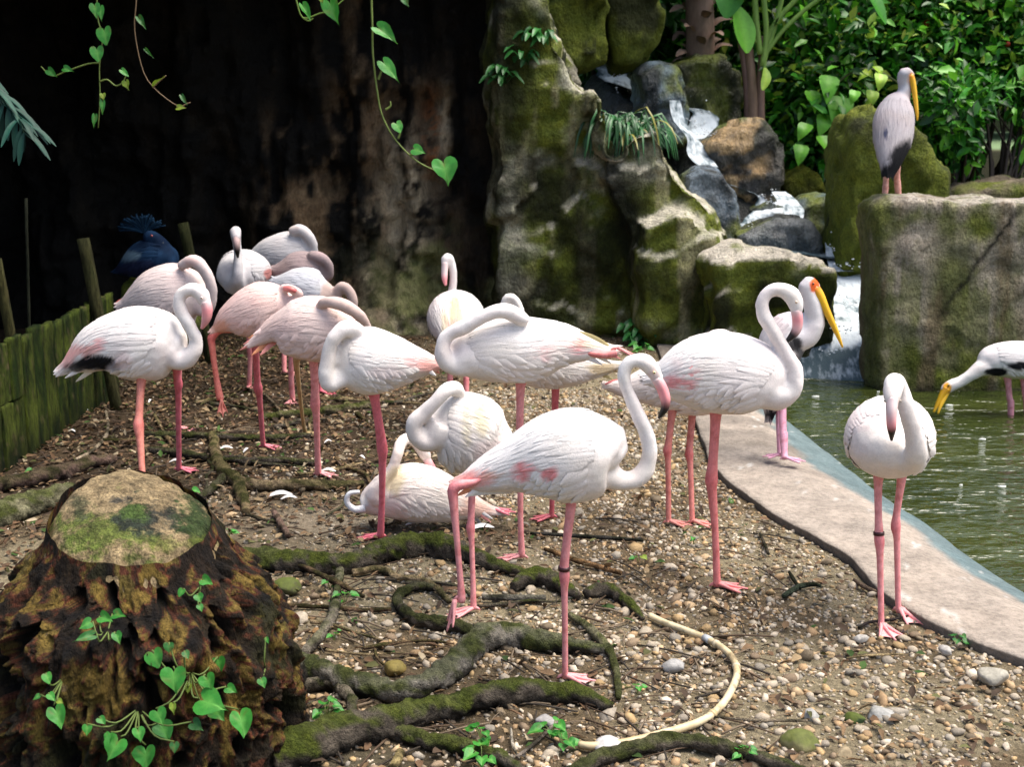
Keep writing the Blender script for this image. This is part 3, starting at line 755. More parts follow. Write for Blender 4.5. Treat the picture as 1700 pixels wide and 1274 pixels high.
# thin bare stems in the lawn gap
for i in range(7):
    b = vp(1612 + i * 14 + random.uniform(-5, 5), 335, 12.2 + random.uniform(0, .5)); t_ = vp(1600 + i * 19 + random.uniform(-14, 14), 170, 12.6)
    b[2] = float(ground_z(np.array([b[0]]), np.array([b[1]]))[0]) - .02
    m_ = (b + t_) / 2 + np.array([random.uniform(-.12, .12), 0, 0])
    Cc = catmull(np.array([b, m_, t_]), 14)
    V, F = tube(Cc, np.linspace(.03, .012, 14), 6)
    f1 = m_ * .6 + t_ * .4; f2 = f1 + np.array([random.uniform(-.3, .3), 0, .35])
    V2, F2 = tube(catmull(np.array([m_, f1 + [.03, 0, -.05], f2]), 8), np.linspace(.016, .007, 8), 5)
    V, F, c = join([(V, F, (.035, .025, .018)), (V2, F2, (.035, .025, .018))])
    tag(obj('sapling', V, F, c, 'stem', origin=b), 'thin dark bare sapling in front of the lawn gap', 'sapling', 'bare saplings at the lawn gap')
# a low earth bank beyond the tall boulder
rock('earth_bank', [([(1600, 322), (1660, 305), (1760, 300), (1800, 420), (1590, 420)], 11.6, .8)], .05, .05, 1.5, 221, 'low sandy earth bank behind the tall boulder', tan=(.30, .24, .17), grey=(.22, .18, .13), moss_amt=.05)

# ------------------------------------------------------------------ palm and banana plants
def leaf_blade(path, width, ncol, droop=0.0, nu=16, fold=.25, tip=.12, profile=None):
    """a large leaf: a folded blade along a 3-D path; width in metres"""
    Cc = catmull(np.asarray(path, float), nu)
    T, Bn, Nn = frames(Cc, (0.15, -0.35, .9))
    u = np.linspace(0, 1, nu)
    w_ = width * (np.sin(np.pi * np.clip(u * .93 + .05, 0, 1)) ** .7 if profile is None else profile(u))
    G = np.stack([Cc + Bn * (w_ * s)[:, None] + Nn * (np.abs(s) * w_ * fold)[:, None] for s in (-1, -.5, 0, .5, 1)], 1)
    return G.reshape(-1, 3), grid_faces(nu, 5), np.tile(ncol, (nu * 5, 1)) * (1 - .25 * (np.tile([0, 0, 1, 0, 0], nu)[:, None]) * np.array([-1, -.6, 0]))
pb = vp(1165, 110, 13.6)
palm = thing('palm_tree', (pb[0], 13.6, pb[2] - .3), 'shaggy brown palm trunk above the round-topped boulder', 'palm')
Ct = catmull(np.array([[pb[0], 13.6, pb[2] - .3], [*vp(1162, 40, 13.6)], [*vp(1158, -60, 13.6)], [*vp(1150, -260, 13.6)]]), 40)
V, F = tube(Ct, np.linspace(.15, .12, 40), 14)
obj('trunk', V, F, mixc((.16, .10, .075), (.28, .19, .15), fbm(V, 9, 3, 231)), 'stem', palm)
for i in range(46):
    q = .02 + .6 * i / 46; p = Ct[int(q * 39)]; a = i * 2.4
    d = np.array([math.cos(a), math.sin(a), 0])
    V, F, c = leaf_blade([p + d * .11, p + d * .20 + [0, 0, .07], p + d * random.uniform(.24, .33) + [0, 0, .10 - .12 * random.random()]], .055, np.array([.30, .20, .16]) * random.uniform(.5, 1.25), nu=6)
    obj('leaf_base', V, F, c, 'stem', palm)
top = Ct[-1]
for i in range(11):
    a = i * 2 * math.pi / 11; d = np.array([math.cos(a), math.sin(a), 0])
    V, F, c = leaf_blade([top, top + d * .7 + [0, 0, .5], top + d * 1.5 + [0, 0, .3], top + d * 2.1 + [0, 0, -.5]], .22, np.array(G2) * random.uniform(.7, 1.2))
    obj('frond', V, F, c, 'leaf', palm)
bb = vp(1258, 200, 12.9)
ban = thing('banana_plant', (bb[0], 12.9, bb[2] - .3), 'banana plant with brown dry stems and fanning green leaf stalks behind the ochre boulder', 'plant')
for x0, x1, r, cc in ((1248, 1240, 12, (.13, .085, .06)), (1262, 1268, 9, (.12, .075, .06)), (1240, 1228, 7, (.10, .06, .05))):
    V, F = tube(catmull(np.array([vp(x0, 255, 12.9), vp(x0, 150, 12.9), vp(x1, 60, 12.9)]), 18), np.linspace(r, r * .6, 18) * mpp(12.9), 10)
    obj('stem', V, F, mixc(np.array(cc), np.array(cc) * 2, fbm(V * [3, 3, .4], 10, 3, 233)), 'stem', ban)
for pts, r in (([(1265, 110), (1272, 60), (1268, 0), (1262, -60)], 4.5), ([(1266, 90), (1285, 40), (1330, -10), (1370, -50)], 4), ([(1264, 100), (1300, 50), (1350, 5), (1400, -25)], 3.5), ([(1262, 90), (1255, 30), (1250, -60)], 5), ([(1268, 130), (1270, 95), (1290, 30), (1310, -60)], 4), ([(1256, 70), (1225, 35), (1195, 5), (1180, -20)], 3.5)):
    V, F = tube(catmull(np.array([vp(x, y, 12.85) for x, y in pts]), 16), r * mpp(12.9), 7)
    obj('leaf_stalk', V, F, (.20, .34, .07), 'stem', ban)
for pts, w_, cc in (([(1222, 10), (1232, 45), (1240, 88)], .13, G3), ([(1270, 112), (1272, 130), (1266, 150)], .045, G4), ([(1250, -60), (1215, -20), (1205, 30)], .16, G2), ([(1400, -25), (1440, -10), (1470, 40)], .13, G2), ([(1262, -60), (1290, -90), (1340, -60)], .18, G3), ([(1370, -50), (1400, -60), (1430, -30)], .15, G3)):
    V, F, c = leaf_blade([vp(x, y, 12.8 - .05 * i) for i, (x, y) in enumerate(pts)], w_, np.array(cc))
    obj('leaf', V, F, c, 'leaf', ban)
# climbing arum with big lobed leaves on the bank
ar = thing('arum_plant', vp(1370, 215, 12.9), 'climbing plant with big heart-shaped leaves over the dark bank', 'plant')
HEART_W = lambda u: np.interp(u, [0, .06, .2, .4, .7, .9, 1], [.12, .75, 1, .92, .55, .2, .02])
for x, y, l, a in ((1345, 150, 40, 80), (1375, 125, 48, 95), (1395, 160, 60, 100), (1340, 205, 34, 120), (1362, 225, 40, 70), (1330, 240, 36, 100), (1372, 190, 40, 110), (1452, 110, 26, 60), (1462, 122, 30, 100), (1440, 120, 24, 140), (1448, 150, 30, 100), (1420, 150, 26, 110), (1560, 190, 46, 10), (1575, 205, 24, 40)):
    p = vp(x, y, 12.7 + random.uniform(-.1, .1)); L = l * mpp(12.7)
    d = np.array([math.cos(R(a)), -.35, -math.sin(R(a))]); d /= np.linalg.norm(d)
    cc = np.array(G3 if x < 1430 else G4) * random.uniform(.8, 1.3)
    V, F, c = leaf_blade([p, p + d * L * .5 + [0, -.03, .01], p + d * L], L * .36, cc, profile=HEART_W)
    obj('leaf', V, F, c, 'leaf', ar)
V, F = tube(catmull(np.array([vp(1372, 330, 12.95), vp(1365, 230, 12.9), vp(1380, 150, 12.85), vp(1450, 115, 12.8), vp(1555, 190, 12.8)]), 40), .012, 6)
obj('stem', V, F, (.08, .10, .03), 'stem', ar)

# grassy clump on the cliff ledge
CL = ROCKS['tall mossy rock cliff with a sloping pale ledge left of the cascade']
r_ = np.random.default_rng(17)
h0, _ = hit(CL, 1040, 232)
if h0 is None: h0 = vp(1040, 232, 10.2)
root = thing('fern', h0, 'dark green strappy fern clump growing on the cliff ledge', 'fern')
parts = []
for i in range(150):
    a = r_.uniform(0, 2 * math.pi); l = r_.uniform(.16, .34); up = r_.uniform(.05, .20)
    b = h0 + np.array([r_.normal() * .09, r_.normal() * .05, r_.uniform(-.02, .06)])
    d = np.array([math.cos(a), math.sin(a) * .8 - .2, 0])
    V, F, c = leaf_blade([b, b + d * l * .5 + [0, 0, up], b + d * l * .85 + [0, 0, up * .4], b + d * l * 1.05 + [0, 0, -up * .9]], .010, np.array([.025, .11, .03]) * r_.uniform(.6, 1.6) if r_.random() > .08 else np.array([.25, .24, .04]), nu=8)
    parts.append((V, F, c))
V, F, c = join(parts); obj('fronds', V, F, c, 'leaf', root)
for q, (x, y, n) in enumerate([(895, 70, 18), (840, 130, 14), (1060, 560, 26), (870, 100, 12)]):
    h1, _ = hit(CL, x, y)
    if h1 is None: continue
    root = thing('fern', h1, ['small fern tuft beside the pale wedged rock', 'small dark fern on the cliff side above the cave', 'leafy green tuft at the foot of the cliff', 'tiny fern under the cliff top rock'][q], 'fern')
    parts = []
    for i in range(n):
        a = r_.uniform(0, 2 * math.pi); l = r_.uniform(.08, .16)
        d = np.array([math.cos(a), -abs(math.sin(a)), 0]); b = h1 + r_.normal(size=3) * .04
        V, F, c = leaf_blade([b, b + d * l * .5 + [0, 0, .06], b + d * l], .022, np.array([.03, .15, .03]) * r_.uniform(.6, 1.6), nu=7)
        parts.append((V, F, c))
    V, F, c = join(parts); obj('fronds', V, F, c, 'leaf', root)

# ------------------------------------------------------------------ hanging vines
def heart_mesh(name, cols, cup=.18, seed=0):
    ang = np.linspace(0, 2 * np.pi, 25)[:-1]
    out = []
    for a in ang:
        # heart outline: base notch at y = 0, tip at y = 1
        x = 16 * math.sin(a) ** 3 / 32.0; y = (13 * math.cos(a) - 5 * math.cos(2 * a) - 2 * math.cos(3 * a) - math.cos(4 * a)) / 29.0
        out.append((x * 1.02, .42 - y))
    out = np.array(out); out[:, 1] = (out[:, 1] - out[:, 1].min()) / np.ptp(out[:, 1])
    rs = np.random.default_rng(900 + seed)
    out *= 1 + (fbm(np.stack([np.cos(ang), np.sin(ang), ang * 0 + seed], 1), 1.6, 3, 930 + seed) - .5)[:, None] * .28
    out[:, 0] += .10 * rs.normal() * out[:, 1] ** 2
    ctr = np.array([0, .42]); rings = [1.0, .55, 0]
    V = []
    for rr in rings[:2]:
        for x, y in ctr + (out - ctr) * rr:
            V.append((x, y, abs(x) * cup * (1 + .4 * rs.uniform(-1, 1)) - rs.uniform(.1, .3) * (y - .3) ** 2))
    V.append((0, .42, -.005)); V = np.array(V); n = 24
    j = np.arange(n); j2 = (j + 1) % n
    Q = np.stack([j, j2, n + j2, n + j], 1); T = np.stack([n + j, n + j2, np.full(n, 2 * n)], 1)
    mid = np.exp(-(V[:, 0] / .07) ** 2)
    vein = np.exp(-((np.mod(V[:, 1] * 6 + np.abs(V[:, 0]) * 4, 1) - .5) / .2) ** 2) * .15
    c = np.array(cols[0]) * (1 - mid[:, None]) + np.array(cols[1]) * mid[:, None]
    c = c * (1 + vein[:, None])
    bl = sstep(.62, .75, fbm(V + seed, 4, 3, 950 + seed)) * .6; c = c * (1 - bl[:, None]) + np.array([.16, .15, .03]) * bl[:, None]
    return mesh_np(name, V, [Q, T], c, 'leaf')
VARS = [((.030, .20, .022), (.10, .34, .05)), ((.045, .27, .03), (.12, .38, .06)), ((.018, .13, .016), (.06, .22, .04)), ((.22, .34, .03), (.35, .42, .06))]
HV = [[heart_mesh('heart_leaf', v, .1 + .06 * s, seed=q * 7 + s) for s in range(5)] for q, v in enumerate(VARS)]
class _H:
    def __getitem__(self, m): return random.choice(HV[m])
HEARTS = _H()
def put_leaf(parent, me, pos, size, tipdir, normal, narrow=1.0, name='leaf'):
    from mathutils import Matrix
    y = Vector(tipdir).normalized(); z = Vector(normal); z = (z - y * z.dot(y)).normalized(); x = y.cross(z)
    o = bpy.data.objects.new(name, me); COL.objects.link(o); o.parent = parent
    p = Vector(pos) - Vector(parent['_o'])
    o.matrix_local = Matrix.Translation(p) @ Matrix((x, y, z)).transposed().to_4x4() @ Matrix.Diagonal((size * narrow, size, size, 1))
    o['_o'] = list(parent['_o'])
    return o
def roof_z(x, y):
    h = ROOF.ray_cast(Vector((x, y, 0)), Vector((0, 0, 1)))
    return h[0].z if h[0] is not None else 3.0
def vine(label, Y, paths, leaves, r=2.2, col=(.16, .22, .05)):
    p0 = vp(paths[0][0][0], paths[0][0][1], Y)
    rz = roof_z(p0[0], Y)
    root = thing('hanging_vine', (p0[0], Y, rz), label, 'vine')
    for i, pth in enumerate(paths):
        pts = [vp(x, y, Y) for x, y in pth]
        if i == 0: pts = [np.array([p0[0], Y, rz + .05]), np.array([p0[0], Y, (rz + p0[2]) / 2])] + pts
        Cc = catmull(np.array(pts), max(14, 5 * len(pts)))
        V, F = tube(Cc, np.linspace(r, r * .6, len(Cc)) * mpp(Y), 6)
        obj('stem', V, F, col, 'stem', root)
    for x, y, l, a, nar, m in leaves:
        p = vp(x, y, Y - .01); d = np.array([math.cos(R(a)), -.25, -math.sin(R(a))])
        put_leaf(root, HEARTS[m], p, l * mpp(Y), d, (random.uniform(-.5, .3), -1, .55), nar)
    return root
vine('long hanging vine with variegated heart leaves against the stained wall', 7.75, [[(616, -20), (618, 40), (619, 90), (626, 150), (634, 190), (655, 230), (690, 266), (728, 286)], [(640, 182), (648, 176), (648, 168)], [(628, 132), (633, 118), (636, 105)], [(661, 230), (664, 218), (660, 205)], [(682, 258), (690, 250), (694, 246)]],
     [(622, 42, 46, 35, .55, 1), (632, 98, 46, 50, .5, 1), (656, 202, 22, 60, .9, 1), (684, 246, 24, 20, .8, 1), (734, 262, 46, 75, .9, 1), (668, -6, 20, 60, .6, 2)])
vine('short looped vine with yellow-green leaves at the cave mouth', 7.7, [[(490, -20), (494, 8), (504, 30), (530, 22), (545, 18), (560, 8), (580, -10)], [(504, 30), (512, 34), (520, 30)]],
     [(500, 4, 34, 60, .4, 1), (545, -4, 46, 72, .62, 1), (536, -12, 22, 95, .5, 3)], 1.8, (.2, .32, .06))
vine('leafy vine strand hanging in the dark by the left cave side', 6.95, [[(160, -20), (162, 30), (170, 60), (165, 110), (166, 160), (163, 212)], [(164, 104), (145, 106), (110, 118), (86, 126), (68, 110)], [(166, 135), (178, 132), (192, 142), (204, 136), (210, 122)]],
     [(156, 4, 26, 80, .7, 0), (166, 8, 26, 85, .5, 1), (172, 44, 32, 80, .8, 1), (160, 76, 28, 80, .8, 1), (78, 114, 22, 40, .6, 0), (104, 112, 20, 20, .6, 0), (200, 114, 20, 40, .5, 1), (208, 132, 18, 80, .7, 3), (170, 154, 12, 80, .8, 3), (170, 164, 26, 90, .35, 0), (158, 188, 26, 95, .35, 0)], 1.5)
vine('bare brown vine curving to two small leaves in the dark', 6.95, [[(226, -20), (223, 40), (230, 90), (242, 128), (262, 152), (288, 172), (300, 178)], [(253, 145), (264, 135), (276, 125)], [(300, 178), (310, 172), (316, 170)]],
     [(228, 26, 26, 55, .4, 2), (240, 80, 22, 45, .25, 2), (254, 144, 26, -40, .2, 3), (300, 156, 22, 60, .35, 2), (292, 178, 18, 0, .6, 3)], 1.4, (.20, .13, .07))
pl = vp(-150, 40, 6.2)
pal2 = thing('palm_plant', (pl[0], 6.2, 0), 'dark teal palm frond reaching in beside the fence', 'palm')
V, F = tube(catmull(np.array([[pl[0], 6.2, -.05], [pl[0] + .02, 6.2, 1.0], pl]), 20), np.linspace(.05, .03, 20), 9)
obj('stem', V, F, (.06, .05, .03), 'stem', pal2)
rb = catmull(np.array([pl, vp(-80, 80, 6.15), vp(-30, 130, 6.1), vp(25, 185, 6.05), vp(40, 220, 6.0)]), 30)
V, F = tube(rb, np.linspace(.008, .003, 30), 6); obj('frond_rib', V, F, (.04, .10, .05), 'stem', pal2)
for i in range(9, 30, 1):
    for s in (-1, 1):
        p = rb[i]; d = np.array([.45 * s + .35, -.2, -.75 if s > 0 else -.9]) + np.random.default_rng(i).normal(size=3) * .12
        l = .22 * (1 - .3 * (i - 9) / 21)
        V, F, c = leaf_blade([p, p + d * l * .5 + [0, 0, .02], p + d * l], .013, np.array([.006, .045, .03]) * random.uniform(.7, 1.5), nu=8)
        obj('leaflet', V, F, c, 'stem', pal2)

# ------------------------------------------------------------------ fence of mossy planks
fa, fb = gp(-60, 828), gp(196, 652)
fence = thing('fence', fa * .5 + fb * .5, 'low fence of upright mossy green planks with leaning posts at the cave edge', 'fence')
def box_mesh(w_, t_, h_, nz, seed, lean=0.0, nx=7):
    """a plank: x width, y thickness, z height, with worn edges"""
    u = np.linspace(-.5, .5, nx); z = np.linspace(0, 1, nz)
    r_ = np.random.default_rng(seed)
    ring = [(a, -.5) for a in u] + [(a, .5) for a in u[::-1]]
    topv = (fbm(np.array([[a * 5 + seed, 0, 0] for a, _ in ring]), 1.5, 3, seed) - .5) * .03
    V = []
    for q in z:
        for (a, b), tv in zip(ring, topv):
            hh = q * (h_ + tv)
            V.append((a * w_ * (1 - .03 * (q > .97)), b * t_, hh))
    V = np.array(V); k = len(ring)
    V[:, :2] += (np.stack([fbm(V + seed, 9, 3, seed), fbm(V + seed, 9, 3, seed + 1)], 1) - .5) * [.008, .012]
    V[:, 0] += lean * V[:, 2]
    i = np.arange(nz - 1)[:, None] * k; j = np.arange(k)[None, :]; j2 = (j + 1) % k
    Q = np.stack([i + j, i + j2, i + k + j2, i + k + j], -1).reshape(-1, 4)
    top = (nz - 1) * k
    capq = np.array([[top + a, top + a + 1, top + k - 2 - a, top + k - 1 - a] for a in range(nx - 1)])
    return V, np.vstack([Q, capq])
ax = (fb - fa); flen = np.linalg.norm(ax); ax /= flen; nrm = np.array([ax[1], -ax[0], 0])
def place(V, base):
    return base + V[:, :1] * ax + V[:, 1:2] * nrm + V[:, 2:] * np.array([0, 0, 1.0])
npl = 15; wpl = flen / npl
def moss_col(V, seed, dark=1.0):
    n = fbm(V * [1, 1, .35], 14, 4, seed); f = fbm(V, 30, 3, seed + 1)
    c = mixc((.026, .060, .005), (.15, .20, .025), sstep(.35, .65, n))
    w_ = sstep(.58, .72, f * .5 + fbm(V * [1, 1, .12], 22, 3, seed + 2) * .5)
    c = c * (1 - w_[:, None]) + np.array([.24, .20, .09]) * w_[:, None]
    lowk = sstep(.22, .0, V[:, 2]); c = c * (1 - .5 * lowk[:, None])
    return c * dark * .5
for i in range(npl):
    base = fa + ax * wpl * (i + .5); base[2] = -.08
    h_ = .70 + random.uniform(-.012, .015)
    rows_ = [(0, h_)] if i > 4 else [(0, .40), (.405, h_ - .405)]
    for zb, hh in rows_:
        V, F = box_mesh(wpl * .97, .030, hh, 24, 300 + i * 3 + int(zb * 10))
        V[:, 1] += random.uniform(-.008, .008)
        W = place(V, base + [0, 0, zb])
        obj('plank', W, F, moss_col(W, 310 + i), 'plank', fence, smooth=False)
for x0, y0, x1, y1, wd, sd_, cc in ((52, 738, -6, 430, 14, 41, (.10, .085, .03)), (170, 560, 138, 396, 17, 42, (.09, .08, .03)), (322, 460, 304, 370, 16, 43, (.06, .06, .02)), (50, 600, 43, 330, 4, 44, (.05, .05, .03))):
    Yp = (gp(x0, max(y0, 700))[1] if sd_ == 41 else (7.7 if sd_ == 42 else (9.2 if sd_ == 43 else 7.6)))
    b, t_ = vp(x0, y0, Yp), vp(x1, y1, Yp - (.0 if sd_ != 41 else .12))
    d = (t_ - b); d /= np.linalg.norm(d)
    b = b - d * max(0, (b[2] + .05) / d[2])
    Cc = np.linspace(b, t_, 12); T = np.tile(d, (12, 1)); sx = np.cross(d, [0, 1, 0]); sx /= np.linalg.norm(sx); sy = np.cross(sx, d)
    V, F = tube(Cc, wd / 2 * mpp(Yp) * 1.3, 4, (T, np.tile((sx + sy) / 1.414, (12, 1)), np.tile((sx - sy) / 1.414, (12, 1))))
    V = V + (np.stack([fbm(V, 20, 2, sd_ + q) for q in range(3)], 1) - .5) * .008
    n = fbm(V, 12, 3, sd_)
    obj('post', V, F, mixc(cc, np.array(cc) * [.45, .6, .5], n), 'plank', fence, smooth=False)

# ------------------------------------------------------------------ the tree stump
SX, SY = vp(252, 1000, 3.52)[0], 3.52
nth, nh = 430, 200
th = np.linspace(0, 2 * np.pi, nth, endpoint=False); hh = np.linspace(0, 1, nh)
TH, H = np.meshgrid(th, hh, indexing='ij')
HT = .645
# outline (height fraction -> radius), wider shoulder below a narrow sawn head
Rz = np.interp(H, [0, .12, .3, .5, .62, .72, .80, .9, 1], [.415, .405, .395, .385, .37, .335, .275, .232, .212])
cx, sx_ = np.cos(TH), np.sin(TH)
asym = 1 + .10 * np.cos(TH - R(200)) * (1 - H) + .06 * np.cos(2 * TH + .6) + .05 * np.cos(3 * TH + 1.1)
Q3 = np.stack([cx.ravel() * 1.0, sx_.ravel() * 1.0, H.ravel() * .9], 1)
butt = fbm(Q3 * [1, 1, .30], 2.4, 3, 401) - .5
gro = ridged(Q3 * [1, 1, .28] + (fbm(Q3, 2.5, 3, 402)[:, None] - .5) * .55, 5.5, 4, 403) - .62
lump = fbm(Q3 + (fbm(Q3, 5, 2, 404)[:, None] - .5) * .3, 7, 4, 405) - .5
pit = sstep(.56, .70, fbm(Q3 * [1, 1, .8], 6.5, 3, 406))
body = sstep(.96, .84, H.ravel())
rad = (Rz * asym).ravel() * (1 + body * (  .24 * butt + .22 * gro + .24 * lump) - body * pit * .22 + .16 * (fbm(Q3 * [1, 1, .2], 3.2, 3, 409) - .5) * sstep(.8, .95, H.ravel()))
zz = H.ravel() * HT + body * (fbm(Q3, 5, 3, 407) - .5) * .05
V = np.stack([SX + rad * cx.ravel() * .98, SY + rad * sx_.ravel() * 1.12, zz], 1)
V[:, 0] -= .07 * (H.ravel() ** 2) * .6
# rim tilted a little towards the right front
tilt = (V[:, 0] - SX) * -.08 + (V[:, 1] - SY) * .26 + (fbm(V * [1, 1, 0], 7, 3, 408) - .5) * .05
V[:, 2] += tilt * sstep(.6, 1, H.ravel())
i = np.arange(nth)[:, None] * nh; i2 = ((np.arange(nth) + 1) % nth)[:, None] * nh; j = np.arange(nh - 1)[None, :]
F = np.stack([i + j, i2 + j, i2 + j + 1, i + j + 1], -1).reshape(-1, 4)
n1 = fbm(V, 14, 4, 411); n2 = fbm(V * [1, 1, .35], 26, 4, 412); n3 = fbm(V, 5, 3, 413)
wood = mixc((.05, .026, .011), (.34, .21, .09), sstep(.35, .72, n2))
wood = wood * (1 - .80 * sstep(.50, .72, n1)[:, None])
pale = sstep(.63, .76, fbm(V * [1, 1, .3], 11, 3, 414)); wood = wood * (1 - .7 * pale[:, None]) + np.array([.42, .29, .15]) * .7 * pale[:, None]
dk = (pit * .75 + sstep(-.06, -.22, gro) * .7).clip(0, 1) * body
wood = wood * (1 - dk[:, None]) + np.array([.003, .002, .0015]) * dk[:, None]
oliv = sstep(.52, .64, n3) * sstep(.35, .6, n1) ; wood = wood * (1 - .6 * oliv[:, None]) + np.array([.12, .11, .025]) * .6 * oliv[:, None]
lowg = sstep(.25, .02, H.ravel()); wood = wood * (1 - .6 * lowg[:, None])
stump = thing('tree_stump', (SX, SY, 0), 'old rotting tree stump with mossy sawn top and green creepers', 'stump')
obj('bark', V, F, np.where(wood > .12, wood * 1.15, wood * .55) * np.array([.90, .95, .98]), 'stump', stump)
STUMP = BVHTree.FromPolygons([tuple(v) for v in V], [tuple(f) for f in F])
# sawn top
rimv = V.reshape(nth, nh, 3)[:, -1, :]
rg = np.linspace(0, 1, 60)
ctr = rimv.mean(0)
G = ctr + (rimv[:, None, :] - ctr) * (rg[None, :, None] ** .8) * (.96 + .22 * fbm(np.stack([np.cos(th), np.sin(th), th * 0], 1), 2.6, 4, 424))[:, None, None]
G[:, :, 2] += .045 * (1 - rg[None, :] ** 2) - (.012 + .10 * fbm(np.stack([np.cos(th), np.sin(th), th * 0], 1), 4, 4, 425)[:, None]) * rg[None, :] ** 7
Pc = G.reshape(-1, 3).copy()
Pc[:, 2] += (fbm(Pc, 9, 4, 421) - .5) * .035 * (1 - np.tile(rg, nth) ** 6)
idx = np.arange(nth)[:, None] * 60; i2 = ((np.arange(nth) + 1) % nth)[:, None] * 60; j = np.arange(59)[None, :]
Fc = np.stack([idx + j, idx + j + 1, i2 + j + 1, i2 + j], -1).reshape(-1, 4)
px, py = proj(Pc)
f1 = (fbm(Pc, 18, 6, 422, .75) - .5) * 2.6; f2 = fbm(Pc, 40, 3, 423)
c = mixc((.56, .42, .23), (.34, .24, .12), f2)
def blob(x, y, rx, ry, cc, k):
    global c
    d = np.sqrt(((px - x) / rx) ** 2 + ((py - y) / ry) ** 2) + f1 * 1.6
    m_ = sstep(1.3, .5, d) * k
    c = c * (1 - m_[:, None]) + np.array(cc) * (.6 + .8 * f2[:, None]) * m_[:, None]
blob(170, 885, 85, 40, (.17, .22, .04), .95); blob(250, 862, 62, 26, (.035, .045, .04), .9); blob(195, 832, 22, 10, (.05, .055, .055), .85)
blob(225, 848, 22, 12, (.10, .17, .03), .8); blob(335, 862, 40, 46, (.045, .08, .02), .95); blob(130, 840, 22, 20, (.09, .10, .05), .8); blob(300, 905, 60, 12, (.30, .36, .06), .5); blob(120, 905, 40, 14, (.16, .22, .04), .7)
obj('sawn_top', Pc, Fc, np.clip(c * 1.35, 0, .85), 'stump', stump)
# creepers on the stump
def creeper(label, leaves, stem_to):
    h1, n1_ = hit(STUMP, *stem_to)
    if h1 is None: h1 = vp(*stem_to, 3.15); n1_ = np.array([0, -1, 0])
    root = thing('creeper', h1, label, 'creeper')
    for x, y, l, a, nar, m in leaves:
        h2, n2_ = hit(STUMP, x, y)
        if h2 is None: h2 = vp(x, y, h1[1])
        out = h2 + np.array([0, -.045 - random.uniform(0, .03), .01])
        d = np.array([math.cos(R(a)), -.5, -math.sin(R(a))])
        lf = put_leaf(root, HEARTS[m], out, l * random.uniform(.72, 1.05) * mpp(3.1), d, (random.uniform(-.35, .35), -.75, .75), nar)
        mid = (h1 + out) / 2 + np.array([0, -.02, -.015])
        V, F = tube(catmull(np.array([h1 + [0, .01, 0], mid, out]), 9), .0022, 5)
        obj('stem', V, F, (.12, .17, .04), 'stem', root)
    return root
creeper('creeper with largest heart leaves on the front of the stump', [(262, 1072, 46, 60, .95, 1), (298, 1098, 56, 85, .95, 1), (350, 1110, 34, 60, .95, 1), (368, 1085, 34, 75, .95, 0), (340, 1145, 62, 10, .85, 1), (362, 1160, 44, 40, .9, 0), (402, 1172, 62, 70, .75, 1), (270, 1165, 36, 60, .95, 1), (322, 1128, 24, 100, .8, 3), (300, 1152, 24, 90, .6, 3), (290, 1058, 26, 90, .9, 2), (318, 1068, 24, 50, .8, 2), (384, 1130, 28, 20, .8, 0)], (315, 1120))
creeper('creeper with leaf cluster at the bottom front of the stump', [(212, 1212, 50, 120, .9, 1), (255, 1222, 52, 85, 1, 1), (275, 1190, 40, 60, .9, 0), (240, 1195, 26, 70, .8, 1), (160, 1188, 28, 90, .8, 1), (175, 1182, 26, 40, .8, 0), (195, 1205, 26, 100, .7, 1), (326, 1190, 40, 20, .8, 2), (298, 1222, 26, 80, .8, 2)], (228, 1180))
creeper('small creeper sprig high on the right of the stump', [(345, 952, 34, 10, .75, 1), (316, 968, 22, 120, .9, 1), (336, 980, 24, 60, .9, 0), (338, 998, 20, 60, .9, 0)], (332, 975))
creeper('glossy creeper leaves sticking out on the upper left of the stump', [(175, 1018, 44, 5, .7, 1), (165, 1025, 36, 160, .8, 0), (175, 1042, 46, 175, .45, 2), (205, 1038, 26, 60, .7, 0), (198, 1012, 36, -5, .6, 0)], (178, 1050))
creeper('creeper strand low on the left of the stump', [(100, 1165, 48, 60, .7, 1), (92, 1105, 22, 60, .8, 1), (95, 1140, 20, 40, .7, 1), (112, 1148, 18, 20, .8, 3), (82, 1142, 18, 150, .7, 0)], (102, 1130))
creeper('single leaf sprig on the far right side of the stump', [(438, 1120, 22, 60, .9, 0), (448, 1050, 16, 60, .6, 1)], (440, 1110))
# ------------------------------------------------------------------ birds
WHITE = np.array([0.88, 0.835, 0.80])
PINK = (0.90, 0.27, 0.27)
LEG = (0.90, 0.33, 0.34)
BLACK = (0.012, 0.012, 0.014)
def paint(V, base, blobs, seed, tint=(0.80, 0.60, 0.57), tint_amt=0.25, shade=0.05):
    """plumage colour: base, cloudy pink tint, then patches (px, py, rx, ry, colour, weight) given where the bird shows them"""
    n = fbm(V, 9, 3, seed)
    c = np.tile(np.asarray(base, float), (len(V), 1))
    k = np.clip((n - 0.35) * 2.2, 0, 1) * tint_amt
    c = c * (1 - k[:, None]) + np.array(tint) * k[:, None]
    st = sstep(.52, .70, fbm(V, 6, 4, seed + 14)) * .2
    c = c * (1 - st[:, None]) + c * np.array([.93, .84, .68]) * st[:, None]
    if blobs:
        px, py = proj(V)
        f = (fbm(V, 28, 2, seed + 4) - 0.5) * 0.6
        for bx, by, rx, ry, cc, wt in blobs:
            d = np.sqrt(((px - bx) / rx) ** 2 + ((py - by) / ry) ** 2) + f
            k = sstep(1.15, 0.75, d) * wt
            c = c * (1 - k[:, None]) + np.array(cc) * k[:, None]
    return c
